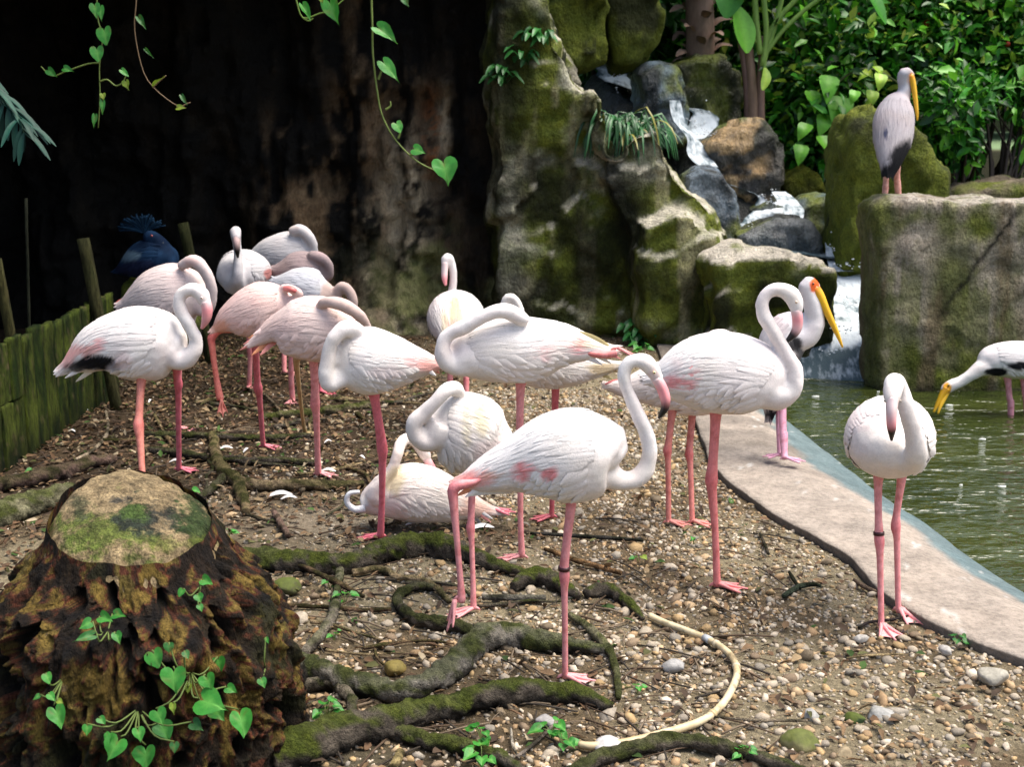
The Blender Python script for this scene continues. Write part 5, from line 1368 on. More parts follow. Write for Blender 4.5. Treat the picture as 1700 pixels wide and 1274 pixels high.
# 11: behind the left one, greyed as if shaded through its base colour
bird('flamingo', 'pink flamingo greyed for shade, head buried, behind the bird at the fence', 'flamingo', 7.1,
     [(200, 503, 204, 516), (225, 474, 232, 532), (256, 448, 260, 545), (292, 438, 295, 548), (322, 446, 320, 535), (338, 470, 334, 515)],
     [(322, 500, 24, -.02), (342, 516, 11, -.05), (351, 496, 10, -.07), (350, 474, 10, -.09), (340, 450, 10.5, -.10), (322, 433, 12, -.10), (302, 440, 9, -.08)],
     [leg((294, 520, 9), (296, 560, 5.5), (297, 600, 5), (297, 715, 4), yaw=0, joint=2)],
     GRP, base=(.64, .55, .53), tint=(.66, .48, .46), tint_amt=.4, seed=33, voxel=.011, blobs=[(318, 434, 14, 8, (.7, .45, .4), .5)],
     tail=[(215, 500, 190, 506, 5, (.75, .2, .16)), (215, 506, 192, 512, 5, (.75, .25, .18)), (222, 502, 200, 518, 5, (.7, .4, .3))])
# 12: facing bird at the back, its shade mixed into a grey base
bird('flamingo', 'shade-greyed flamingo facing forward with upright neck and black-tipped bill at the back', 'flamingo', 8.2,
     [('c', 446, 452, 4, 5, .28), ('c', 432, 450, 20, 20, .2), ('c', 412, 451, 34, 34, .06), ('c', 394, 453, 36, 34, -.06), ('c', 382, 456, 26, 24, -.15)],
     [(390, 470, 22, -.12), (394, 462, 10, -.22), (395, 440, 8.5, -.22), (395, 418, 8, -.20), (392, 396, 8.5, -.20), (391, 383, 10, -.22), (392, 394, 8.5, -.26)],
     [leg((412, 480, 9), (413, 540, 5), (415, 580, 5.5), (415, 600, 4), (414, 645, 4), yaw=-80, joint=2, fs=.9)],
     GRP, bill=[(392, 392, 8, -.25, (.55, .4, .38)), (393, 404, 7, -.27, (.5, .35, .33)), (394, 416, 5.5, -.27, KB), (395, 428, 2, -.26, KB)], base=(.60, .58, .59), tint=(.6, .52, .52), seed=36, voxel=.012, wing=dict(rows=10, per=10, width=.03),
     blobs=[(446, 455, 8, 10, (.45, .12, .1), .8)])
# 13-15: huddled sleepers, grey plumage carrying the shade in its base colour
bird('flamingo', 'shade-greyed sleeping flamingo at the top of the huddle by the cave wall', 'flamingo', 8.9,
     [(414, 420, 418, 430), (440, 397, 445, 448), (470, 386, 474, 462), (500, 388, 502, 462), (518, 408, 514, 446)],
     [(505, 430, 20, -.02), (520, 415, 9, -.05), (515, 396, 9, -.08), (500, 382, 10, -.09), (486, 384, 9, -.08)],
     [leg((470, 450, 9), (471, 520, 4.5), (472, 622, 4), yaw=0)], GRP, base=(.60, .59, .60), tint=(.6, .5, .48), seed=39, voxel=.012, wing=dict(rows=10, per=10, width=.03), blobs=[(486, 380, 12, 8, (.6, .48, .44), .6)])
bird('flamingo', 'dusky brown-pink sleeping flamingo wedged in the middle of the huddle', 'flamingo', 8.45,
     [(448, 444, 452, 456), (470, 428, 475, 482), (500, 418, 502, 492), (530, 426, 530, 486), (547, 446, 544, 470)],
     [(530, 460, 18, 0), (546, 455, 9, -.04), (545, 440, 9, -.06), (532, 428, 10, -.07), (518, 424, 9, -.06)],
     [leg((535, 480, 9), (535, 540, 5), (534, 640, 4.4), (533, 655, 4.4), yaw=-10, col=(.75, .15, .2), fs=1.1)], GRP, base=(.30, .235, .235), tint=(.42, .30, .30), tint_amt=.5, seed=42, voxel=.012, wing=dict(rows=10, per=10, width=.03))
bird('flamingo', 'flamingo tinted blue-grey for shade at the front of the huddle with a hooked neck', 'flamingo', 7.85,
     [(452, 462, 456, 476), (474, 448, 480, 505), (502, 445, 505, 520), (530, 452, 530, 520), (549, 470, 546, 500)],
     [(535, 490, 20, 0), (556, 505, 11, 0), (560, 485, 9.5, -.02), (568, 475, 9.5, -.03), (580, 484, 9.5, -.03), (586, 502, 9, -.03), (584, 515, 8, -.03)],
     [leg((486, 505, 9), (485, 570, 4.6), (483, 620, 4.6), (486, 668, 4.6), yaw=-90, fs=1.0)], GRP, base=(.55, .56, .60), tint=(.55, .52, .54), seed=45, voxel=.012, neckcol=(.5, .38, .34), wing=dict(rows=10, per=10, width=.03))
# 16: right standing bird
bird('flamingo', 'tall white flamingo with looped neck standing on one leg beside the concrete path', 'flamingo', 4.72,
     [(1078, 622, 1080, 640), (1108, 592, 1112, 664), (1150, 564, 1150, 680), (1196, 554, 1196, 687), (1240, 563, 1240, 690), (1272, 584, 1270, 687), (1292, 616, 1290, 678)],
     [(1262, 640, 42, 0), (1296, 655, 27, -.02), (1317, 642, 18, -.03), (1318, 614, 15.5, -.03), (1303, 582, 13.5, -.03), (1282, 548, 12.5, -.03), (1267, 520, 12, -.03), (1266, 498, 11.5, -.03), (1278, 484, 12, -.03), (1298, 481, 13.5, -.03), (1314, 490, 16, -.03), (1321, 505, 14, -.03), (1323, 516, 11, -.03)],
     [leg((1188, 670, 18), (1188, 692, 9.5), (1184, 760, 8), (1181, 798, 11), (1182, 815, 8.5), (1187, 880, 6), (1190, 962, 6.5), (1190, 978, 7.5), yaw=-8, joint=3, fs=1.15, col=(.82, .25, .25))],
     GRP, bill=[(1321, 514, 11, -.03, PW), (1324, 528, 11.5, -.03, PB), (1323, 545, 10.5, -.03, (.78, .45, .45)), (1316, 557, 8, -.03, KB), (1303, 570, 3, -.03, KB)],
     eyes=[(1322, 502, 2.2, -.06, (.7, .55, .4))], seed=48, voxel=.0075, tint_amt=.3, blobs=[(1118, 636, 18, 12, PINK, .85), (1148, 628, 7, 26, PINK, .7), (1120, 610, 10, 22, PW, .5)])
# 17: behind it
bird('flamingo', 'flamingo standing on both legs behind the tall looped-neck bird, only tail and legs clear', 'flamingo', 5.5,
     [(1012, 638, 1014, 648), (1042, 628, 1046, 664), (1090, 605, 1092, 676), (1140, 592, 1140, 690), (1190, 585, 1190, 685), (1225, 600, 1222, 660)],
     [(1205, 630, 26, 0), (1226, 600, 12, 0), (1220, 570, 11, 0), (1204, 557, 11.5, 0), (1186, 558, 11, 0), (1172, 566, 9, 0)],
     [leg((1118, 670, 11), (1115, 692, 6.5), (1110, 735, 6), (1108, 750, 7.5), (1109, 770, 5), (1110, 860, 4.6), (1110, 872, 5), yaw=-12, dv=-.04, joint=3, col=(.72, .25, .22)),
      leg((1150, 670, 11), (1149, 692, 6.5), (1145, 740, 6), (1144, 756, 7.5), (1146, 775, 5), (1149, 860, 4.6), (1150, 872, 5), yaw=-12, dv=.04, joint=3, col=(.72, .25, .22))],
     GRP, base=(.76, .7, .67), seed=51, voxel=.01, tail=[(1040, 636, 1004, 638, 5, (.8, .25, .25)), (1040, 645, 1006, 646, 5, (.8, .4, .35)), (1050, 650, 1018, 656, 4, WHITE)])
# 18: front-facing bird on the right
bird('flamingo', 'white flamingo facing forward with banded leg, bill pointing down, at the path edge', 'flamingo', 4.42,
     [('c', 1486, 690, 16, 20, .38), ('c', 1483, 702, 44, 50, .25), ('c', 1479, 718, 62, 68, .08), ('c', 1476, 732, 64, 71, -.06), ('c', 1476, 744, 50, 56, -.16), ('c', 1478, 752, 30, 34, -.22)],
     [(1490, 755, 40, -.12), (1512, 764, 23, -.22), (1520, 754, 19, -.27), (1519, 730, 17.5, -.29), (1512, 700, 16, -.30), (1503, 672, 15, -.30), (1494, 648, 15, -.29), (1486, 636, 16.5, -.30), (1483, 646, 16, -.34), (1481, 664, 13, -.37)],
     [leg((1460, 780, 13), (1458, 800, 7.5), (1458, 850, 6), (1459, 878, 7), (1459, 886, 7.5), (1460, 900, 8.5), (1461, 930, 5.6), (1463, 1030, 5), (1463, 1046, 6), yaw=-80, dv=-.05, band=4, joint=5, fs=1.1),
      leg((1497, 775, 13), (1496, 800, 7.5), (1489, 850, 6), (1487, 876, 8.5), (1489, 900, 5.6), (1491, 1000, 5), (1493, 1022, 6), yaw=-62, dv=.05, joint=3, fs=1.25)],
     GRP, bill=[(1481, 664, 12.5, -.37, PW), (1480, 684, 10.5, -.39, (.80, .6, .58)), (1480, 704, 9.5, -.395, PB), (1480, 714, 8, -.39, KB), (1480, 731, 2.5, -.37, KB)],
     eyes=[(1469, 666, 2.2, -.37, (.6, .5, .4)), (1494, 666, 2.2, -.37, (.6, .5, .4))], seed=54, voxel=.0075, tint_amt=.25, wing=dict(phi0=20, phi1=118, rows=11), blobs=[(1425, 690, 30, 30, PW, .4)])

# ------------------------------------------------------------------ storks
SB = 'storks around the pond'
YB, RD = (0.80, 0.44, 0.02), (0.75, 0.13, 0.03)
bird('stork', 'white stork with long yellow bill and red face behind the looped-neck flamingo', 'stork', 6.5,
     [('c', 1279, 692, 6, 6, 0), ('c', 1283, 655, 20, 18, 0), ('c', 1290, 605, 34, 30, 0), ('c', 1303, 562, 38, 32, 0), ('c', 1322, 545, 30, 26, 0), ('c', 1336, 545, 18, 18, 0)],
     [(1318, 560, 28, -.02), (1340, 558, 20, -.04), (1352, 535, 19, -.04), (1350, 510, 17, -.04), (1342, 488, 16, -.04), (1341, 473, 16, -.04), (1350, 476, 13, -.04)],
     [leg((1298, 650, 9), (1299, 680, 6.5), (1300, 715, 6), (1301, 722, 7), (1302, 750, 5.5), (1303, 766, 6), yaw=-14, dv=-.03, z=0.045, col=(.74, .36, .48), fs=1.0, pale=False), leg((1292, 650, 9), (1293, 680, 6), (1294, 715, 5.5), (1295, 745, 5), (1296, 760, 6), yaw=178, dv=.05, z=0.045, col=(.74, .36, .48), fs=.9, pale=False)],
     SB, bill=[(1350, 478, 13, -.04, RD), (1360, 490, 10.5, -.05, YB), (1372, 516, 8, -.06, YB), (1388, 550, 5.5, -.07, YB), (1399, 577, 2, -.08, YB)], eyes=[(1350, 471, 2.2, -.078, (.3, .1, .05))],
     base=(.78, .74, .74), tint_amt=.25, seed=61, voxel=.009, wing=dict(phi0=5, phi1=105, rows=9, per=8),
     blobs=[(1352, 474, 8, 13, RD, 1), (1318, 572, 16, 12, BLACK, .95), (1328, 590, 8, 14, BLACK, .8), (1294, 622, 12, 22, BLACK, 1), (1281, 690, 14, 14, BLACK, 1), (1290, 540, 20, 24, PW, .5)])
RT = ROCKS['tall pale square boulder standing in the pond with a stork on top']
def rock_top(x, y):
    h = RT.ray_cast(Vector((x, y, 6)), Vector((0, 0, -1))); return h[0].z
ys2 = 9.0
bx_ = vp(1490, 327, ys2)[0]
dz2 = rock_top(bx_, ys2)
bird('stork', 'shade-greyed stork with drooping yellow bill perched on the tall pale boulder', 'stork', ys2,
     [('c', 1474, 292, 7, 8, -.16), ('c', 1478, 268, 15, 17, -.12), ('c', 1482, 235, 22, 28, -.04), ('c', 1484, 200, 24, 31, .04), ('c', 1488, 175, 19, 25, .10), ('c', 1494, 160, 12, 15, .14)],
     [(1490, 180, 20, .08), (1498, 163, 13, .12), (1502, 146, 11.5, .13), (1500, 130, 11.5, .13), (1503, 121, 11.5, .12), (1510, 125, 9, .12)],
     [leg((1473, 270, 8), (1471, 297, 4.6), (1470, 312, 5), (1469, 326, 4.6), yaw=-80, Y=ys2 - .02, col=(.75, .38, .32), fs=.8, pale=False), leg((1488, 270, 8), (1489, 290, 5), (1490, 306, 5.4), (1491, 326, 5), yaw=-60, Y=ys2 + .02, col=(.75, .38, .32), fs=.8, pale=False)],
     SB, bill=[(1510, 126, 9, .12, (.80, .3, .03)), (1515, 136, 6.5, .11, YB), (1519, 160, 5, .09, YB), (1522, 185, 3.6, .07, YB), (1523, 200, 1.5, .06, YB)],
     base=(.44, .41, .43), tint=(.5, .4, .4), tint_amt=.4, seed=64, voxel=.01, wing=dict(phi0=3, phi1=115, rows=10, per=10, L=(.18, .3)), ground=(bx_, ys2, dz2),  # plumage greyed, the bird's shade put into the base colour
     blobs=[(1512, 131, 6, 10, (.8, .3, .03), 1), (1480, 300, 30, 32, BLACK, 1), (1500, 268, 24, 34, BLACK, 1), (1500, 135, 12, 20, (.55, .57, .62), .7), (1470, 222, 4, 10, (.05, .06, .12), .9)])
bird('stork', 'white and black stork wading with open yellow bill dipped in the pond', 'stork', 8.0,
     [('c', 1775, 618, 6, 6, 0), ('c', 1745, 606, 22, 20, 0), ('c', 1710, 600, 30, 26, 0), ('c', 1672, 598, 30, 26, 0), ('c', 1645, 598, 24, 22, 0), ('c', 1630, 602, 15, 15, 0)],
     [(1650, 605, 20, 0), (1628, 612, 14, -.02), (1610, 624, 11, -.03), (1594, 634, 10, -.03), (1580, 640, 11, -.03), (1571, 646, 10, -.03)],
     [leg((1672, 620, 8), (1674, 640, 5), (1676, 662, 5), (1678, 668, 5.6), (1678, 690, 5), (1678, 710, 4.5), yaw=180, Y=8.0, foot=False, col=(.76, .32, .38)), leg((1700, 620, 8), (1700, 640, 5), (1704, 668, 5.4), (1705, 712, 4.5), yaw=180, Y=8.06, foot=False, col=(.76, .32, .38))],
     SB, bill=[(1571, 645, 9.5, -.03, (.82, .38, .03)), (1563, 658, 6, -.04, YB), (1556, 672, 4, -.05, YB), (1550, 685, 2, -.06, YB)], eyes=[(1575, 640, 2, -.06, (.3, .2, .05))],
     base=(.78, .75, .74), tint_amt=.3, seed=67, voxel=.01, wing=dict(phi0=5, phi1=108, rows=10, per=8),
     blobs=[(1655, 618, 20, 7, BLACK, 1), (1695, 608, 26, 7, BLACK, 1), (1730, 614, 30, 10, BLACK, 1), (1572, 645, 8, 9, (.82, .38, .03), 1)],
     extra=lambda root, Y: obj('lower_bill', *tube(catmull(np.array([[*vp(1572, 650, Y - .03), 6 * mpp(Y)], [*vp(1566, 664, Y - .05), 4.5 * mpp(Y)], [*vp(1560, 678, Y - .07), 3.2 * mpp(Y)], [*vp(1557, 688, Y - .08), 1.5 * mpp(Y)]]), 14)[:, :3], np.linspace(6, 1.5, 14) * mpp(Y), 8), (0.78, 0.46, 0.03), 'bill', root))

# ------------------------------------------------------------------ crowned pigeon on a ledge in the dark
YP = 9.0
NAVY = (0.004, 0.013, 0.036)
rock('boulder', [([(190, 470), (240, 458), (310, 466), (322, 520), (318, 600), (186, 600)], 8.95, 0.7)], 0.04, 0.04, 1.6, 301, 'dark rock under the blue pigeon inside the cave', tan=(.03, .028, .02), grey=(.02, .02, .015), moss_amt=.1)
def crest(root, Y):
    parts = []
    for i in range(90):
        a = R(205 - i * 2.1 + random.uniform(-3, 3)); l = random.uniform(26, 38)
        b0 = vp(240, 388, Y + random.uniform(-.02, .02)); b1 = vp(236 + math.cos(a) * l * 1.1, 384 - abs(math.sin(a)) * l * .8, Y + random.uniform(-.03, .03))
        V, F = tube(catmull(np.array([b0, (b0 + b1) / 2 + [0, 0, .01], b1]), 6), [.003, .003, .003, .003, .004, .006], 5)
        parts.append((V, F, np.array([.008, .03, .062]) * random.uniform(.5, 1.3)))
    V, F, c = join(parts); obj('crest', V, F, c, 'feather', root)
bird('pigeon', 'dark blue crowned pigeon with lacy crest standing in the cave gloom', 'pigeon', YP,
     [('c', 196, 452, 5, 8, .05), ('c', 215, 444, 18, 18, .03), ('c', 240, 432, 30, 27, 0), ('c', 265, 428, 30, 27, -.03), ('c', 286, 430, 20, 18, -.05)],
     [(270, 425, 24, -.03), (268, 410, 15, -.04), (258, 398, 13, -.04), (248, 393, 12, -.04)],
     [leg((245, 450, 6), (245, 462, 4), (245, 470, 4), lift=True, dv=-.0, yaw=-40, fs=.7, col=(.4, .08, .1)), leg((258, 450, 6), (259, 462, 4), (259, 470, 4), lift=True, dv=.04, yaw=-40, fs=.7, col=(.4, .08, .1))],
     None, bill=[(258, 396, 4, -.06, (.05, .06, .08)), (266, 400, 3, -.07, (.05, .06, .08)), (272, 404, 1, -.08, (.05, .06, .08))], eyes=[(252, 392, 2.5, -.075, (.4, .04, .03))],
     base=NAVY, tint=(.03, .09, .2), tint_amt=.6, seed=71, voxel=.011, wing=dict(rows=8, per=7), blobs=[(216, 426, 18, 9, (.14, .22, .28), 1), (230, 445, 40, 14, (.02, .02, .05), .6)], extra=crest, ground=(vp(245, 470, YP)[0], YP, vp(245, 470, YP)[2]))
# ------------------------------------------------------------------ roots, sticks, hose
def root_on_ground(name, label, cat, pts, col, seed, moss=.6, mat='root', group=None, k=20, rough=.34, sink=.5, n=None, lift=0.0):
    rows_ = []
    for q in pts:
        x, y, r = q[:3]; up = q[3] if len(q) > 3 else 0.0
        g = gp(x, y); rm = r * mpp(g[1])
        zc = rm * (1 - sink) + up
        g = gp(x, y, zc); g[2] = zc + float(ground_z(g[:1], g[1:2])[0]) + .012
        rows_.append([*g, rm])
    P = np.array(rows_)
    ln = np.linalg.norm(np.diff(P[:, :3], axis=0), axis=1).sum()
    Cc = catmull(P, n or int(np.clip(ln / .011, 16, 170)))
    wob = np.stack([fbm(Cc[:, :3], 7, 3, seed + q) - .5 for q in range(3)], 1) * Cc[:, 3:4] * .9
    V, F = tube(Cc[:, :3] + wob * [1, 1, .4], Cc[:, 3], k)
    nn = vnormals(V, F)
    rr = np.concatenate([np.repeat(Cc[:, 3], k), Cc[:1, 3], Cc[-1:, 3]])
    V = V + nn * (rr * ((fbm(V * [1, 1, 1], 42, 4, seed + 5) - .5) * rough * 2.6 + (fbm(V, 9, 2, seed + 6) - .5) * rough * 1.6))[:, None]
    nn = vnormals(V, F)
    n1 = fbm(V, 16, 4, seed + 7); n2 = fbm(V, 45, 3, seed + 8)
    c = mixc(np.array(col) * 2.4, np.array(col) * .4, sstep(.35, .65, n1))
    m_ = sstep(.2, .6, nn[:, 2] + (n1 - .5) * 2.2 + (fbm(V, 5, 3, seed + 9) - .55) * 1.6) * moss
    c = c * (1 - m_[:, None]) + mixc((.045, .075, .010), (.19, .225, .03), n2) * m_[:, None]
    o = obj(name, V, F, c, mat, origin=[P[0, 0], P[0, 1], 0])
    return tag(o, label, cat, group)
BK, BR, TN = (.075, .062, .048), (.12, .075, .045), (.24, .175, .10)
RG = 'tree roots across the gravel'
rts = [
 ('thick mossy root lying under the lifted foot of the walking flamingo', [(380, 922, 17), (440, 926, 20), (520, 934, 22), (590, 932, 20), (650, 914, 21), (705, 900, 22), (755, 916, 19), (805, 938, 13), (850, 952, 9), (905, 960, 5)], BK, .75),
 ('thick S-bent root winding from the stump across the front', [(470, 1085, 18), (502, 1102, 21), (568, 1130, 22), (655, 1150, 22), (703, 1140, 22), (750, 1108, 22), (790, 1072, 23), (840, 1056, 22), (896, 1064, 19), (955, 1073, 14), (1010, 1084, 8)], (.15, .135, .11), .55),
 ('long mossy root in the foreground ending beside the banded foot', [(440, 1262, 34), (520, 1236, 34), (590, 1216, 32), (673, 1192, 28), (732, 1176, 25), (841, 1156, 22), (914, 1148, 20), (975, 1156, 15), (1014, 1172, 8)], BK, .8),
 ('curled root loop between the mossy root and the S-bent root', [(800, 1060, 11), (752, 1040, 12), (690, 1030, 12), (662, 1006, 10), (670, 986, 9), (702, 978, 7), (735, 985, 5)], BK, .35),
 ('forked root running right of the banded leg', [(945, 1024, 6), (980, 1050, 8), (1008, 1078, 8), (1022, 1110, 7), (1027, 1160, 5)], (.13, .12, .07), .4),
 ('dark root arching along the bottom near the hose end', [(940, 1290, 14), (1000, 1262, 15), (1082, 1245, 15), (1144, 1239, 14), (1206, 1250, 13), (1280, 1270, 10), (1340, 1290, 8)], BK, .5),
 ('mossy hump of root left of the banded leg', [(850, 980, 9), (872, 966, 15), (900, 962, 17), (935, 976, 13), (962, 994, 7)], BK, .9),
 ('mossy hump of root right of the banded leg', [(974, 990, 8), (995, 980, 13), (1018, 984, 13), (1045, 1006, 9), (1068, 1028, 4)], BK, .8),
 ('thin forked root reaching toward the lifted foot', [(586, 950, 6), (630, 946, 7), (660, 960, 6), (710, 974, 5.5), (746, 1002, 4)], TN, .25),
 ('thin root leaning over the thick mossy root', [(487, 931, 4, .02), (549, 962, 5, .02), (604, 993, 3.5)], BR, .2),
 ('bent root standing between the stump and the pebbles', [(566, 946, 7), (558, 985, 8), (553, 1026, 9), (532, 1058, 9), (506, 1086, 9)], (.15, .13, .10), .35),
 ('small arched root at the foot of the stump', [(455, 1152, 9), (513, 1136, 11), (556, 1140, 11), (582, 1166, 10), (584, 1200, 7)], (.13, .11, .08), .35),
 ('mossy root running off the bottom edge below the long root', [(640, 1206, 16), (700, 1224, 17), (768, 1236, 16), (823, 1258, 14), (870, 1290, 12)], BK, .7),
 ('thin straight root near the pale pebble', [(455, 1010, 3.5), (540, 1013, 4), (600, 1017, 4), (650, 1014, 3)], BR, .2),
 ('brown root lying at the foot of the fence', [(-30, 815, 15), (40, 802, 14), (100, 786, 14), (150, 770, 11), (190, 764, 6)], (.10, .065, .05), .25),
 ('fat mossy root running into the back of the stump', [(-40, 872, 24), (20, 852, 24), (70, 838, 22), (120, 825, 18)], (.16, .15, .09), .6),
 ('crooked root below the bird at the fence', [(352, 722, 8), (358, 755, 9), (370, 784, 11), (392, 800, 11), (404, 830, 10), (409, 852, 7)], (.15, .11, .06), .35),
 ('tan root running under the pink bird with curled neck', [(395, 802, 9), (440, 810, 10), (494, 810, 10), (550, 808, 9), (605, 806, 6)], TN, .3),
 ('dark root crossing behind the legs of the bird at the fence', [(238, 722, 6), (300, 720, 7), (370, 726, 7), (432, 727, 6), (516, 722, 4)], BK, .4),
 ('root running toward the sleeper with hanging neck', [(430, 694, 6), (515, 684, 8), (570, 676, 8), (622, 668, 6)], (.12, .10, .06), .5),
 ('slim root in the leaf litter in front of the pink bird', [(366, 766, 5), (453, 768, 7), (530, 774, 5)], BK, .4),
 ('short dark root behind the stump', [(250, 750, 6), (300, 756, 8), (345, 758, 6)], BK, .3),
 ('branching root stub beside the crooked root', [(330, 832, 6), (352, 812, 8), (378, 792, 8)], BK, .3),
]
for i, (lb, pts, cc, ms) in enumerate(rts):
    root_on_ground('tree_root', lb, 'root', pts, cc, 500 + i * 11, ms, group=RG)
LAND = {'the cream hose': [(1078, 1021), (1180, 1058), (1224, 1111), (1195, 1181), (1103, 1224)], 'the concrete path edge': [(1453, 979), (1576, 1053), (1700, 1103), (1368, 906)], 'the long foreground root': [(600, 1215), (750, 1172), (914, 1148), (1010, 1172)],
        'the S-bent root': [(568, 1130), (703, 1140), (790, 1072), (896, 1064)], 'the thick mossy root': [(440, 926), (590, 932), (705, 900), (805, 938)], 'the stump': [(300, 1150), (400, 1000)], 'the big green mossy stone': [(1325, 1228)], 'the square pale stone': [(1648, 1120)], 'the dark green stone': [(1418, 1194)],
        'the feet of the front-facing flamingo': [(1463, 1046), (1493, 1022)], 'the mossy root humps': [(900, 962), (1018, 984)], 'the banded walking flamingo foot': [(940, 1131)], 'the plank fence': [(0, 780), (100, 720), (180, 660)], 'the crooked root': [(354, 724), (390, 800)], 'the sitting flamingo': [(650, 865), (760, 870)], 'the tan root': [(440, 810), (550, 808)],
        'the bird at the fence': [(240, 810), (297, 785)], 'the pink bird with curled neck': [(528, 791)], 'the pink bird on one leg': [(437, 745)]}
def near(x, y): return min(LAND, key=lambda k: min((x - a) ** 2 + ((y - b) * 1.8) ** 2 for a, b in LAND[k]))
r_ = np.random.default_rng(61)
for i in range(22):
    x, y = r_.uniform(170, 640), r_.uniform(655, 800)
    if i > 15: x, y = r_.uniform(480, 900), r_.uniform(950, 1230)
    pts = []; a = r_.uniform(-.35, .35) + (0 if r_.random() < .7 else 1.2); l = r_.uniform(22, 48)
    for q in range(5):
        pts.append((x, y, r_.uniform(2.2, 4.5) * (1 - .12 * q))); x += math.cos(a) * l; y += math.sin(a) * l * .4; a += r_.uniform(-.6, .6)
    root_on_ground('tree_root', 'thin %s root tangled in the litter near %s' % (['dark', 'brown', 'tan'][i % 3], near(*pts[2][:2])), 'root', pts, [BK, BR, TN][i % 3], 1500 + i * 9, .3, group='thin roots tangled in the litter', k=9)
sticks = [
 ('orange-brown stick on the gravel behind the banded leg', [(905, 912, 4), (960, 930, 5), (1030, 950, 4.5)], (.30, .17, .08)),
 ('thin dark twig behind the banded leg', [(880, 884, 3), (950, 888, 4), (1020, 894, 3.5), (1068, 900, 2.5)], (.03, .028, .025)),
 ('curved pale twig by the fence', [(176, 686, 2.5), (178, 718, 3), (157, 748, 3), (126, 764, 2.5)], (.30, .24, .17)),
 ('short brown stick left of the sitting flamingo', [(455, 850, 5), (468, 868, 6), (480, 886, 5)], (.14, .09, .07)),
 ('long thin twig behind the stump', [(408, 856, 2.5), (440, 862, 3), (470, 866, 2.5)], (.06, .045, .03)),
 ('grey twig pointing up at the bottom edge', [(858, 1260, 3), (890, 1230, 3.5), (925, 1196, 3)], (.22, .18, .15)),
 ('pale upright twig at the bottom edge', [(848, 1210, 2), (852, 1235, 2.5), (862, 1262, 2)], (.34, .30, .24)),
 ('thin twig right of the hose', [(1180, 1200, 2.5), (1260, 1208, 3), (1340, 1206, 2.5)], (.25, .20, .14)),
 ('dark twig on the gravel by the concrete edge', [(1262, 888, 2.5), (1270, 905, 3), (1276, 922, 2.5)], (.05, .04, .03)),
 ('dark knot of twigs in the middle of the gravel', [(1300, 985, 4), (1325, 970, 5), (1350, 968, 4), (1362, 972, 3)], (.035, .045, .03)),
 ('dark forked twig beside the knot of twigs', [(1310, 950, 3), (1318, 962, 3.5), (1328, 974, 3)], (.04, .04, .03)),
 ('reed stem lying below the front-facing flamingo', [(1405, 1092, 1.8), (1450, 1087, 2), (1500, 1083, 1.6)], (.40, .30, .16)),
 ('thin twig wrapped at the foot of the front-facing flamingo', [(1425, 1045, 2.4), (1445, 1032, 2.6), (1480, 1028, 2.4), (1510, 1022, 2)], (.04, .03, .03)),
 ('brown curled bark strip by the concrete edge', [(1418, 962, 3.5), (1436, 974, 4), (1456, 982, 3)], (.10, .07, .05)),
 ('broken yellow stick at the bottom left edge', [(650, 1278, 9), (658, 1262, 10), (666, 1248, 9)], (.34, .26, .12)),
 ('short dark stick near the one-legged resting bird', [(800, 995, 5), (850, 996, 6), (905, 994, 5)], (.12, .11, .09)),
 ('brown twig beside the tucked-neck sleeper', [(395, 640, 2), (440, 655, 2.5), (470, 690, 2)], (.16, .12, .08)),
]
for i, (lb, pts, cc) in enumerate(sticks):
    root_on_ground('stick', lb, 'stick', pts, cc, 800 + i * 7, .1, k=8, rough=.18, sink=.1, group='sticks on the ground')
hp = [(1078, 1021), (1105, 1029), (1136, 1039), (1177, 1056), (1208, 1082), (1223, 1111), (1218, 1144), (1196, 1180), (1161, 1206), (1103, 1224), (1041, 1235), (985, 1240), (962, 1236)]
P = []
for x, y in hp:
    g = gp(x, y, .012); g[2] = .014 + float(ground_z(g[:1], g[1:2])[0]) + .006; P.append(g)
Cc = catmull(np.array(P), 150)
V, F = tube(Cc, .0115, 14)
n = fbm(V, 12, 3, 901); n2 = fbm(V, 40, 2, 902)
c = mixc((.66, .56, .36), (.52, .40, .22), sstep(.4, .7, n)); c = c * (1 - .45 * sstep(.6, .75, n2)[:, None])
hs = thing('hose', P[0], 'cream plastic hose curving across the gravel', 'hose')
obj('pipe', V, F, c, 'hose', hs)
for q, (cc, l) in ((28, ((.45, .48, .50), .016)), (34, ((.6, .52, .36), .008)), (58, ((.6, .52, .36), .008)), (100, ((.5, .38, .2), .008))):
    t_ = Cc[q + 1] - Cc[q]; t_ /= np.linalg.norm(t_)
    V, F = tube(np.array([Cc[q] - t_ * l, Cc[q] + t_ * l]), .0135, 14); obj('clamp_ring', V, F, cc, 'hose', hs)

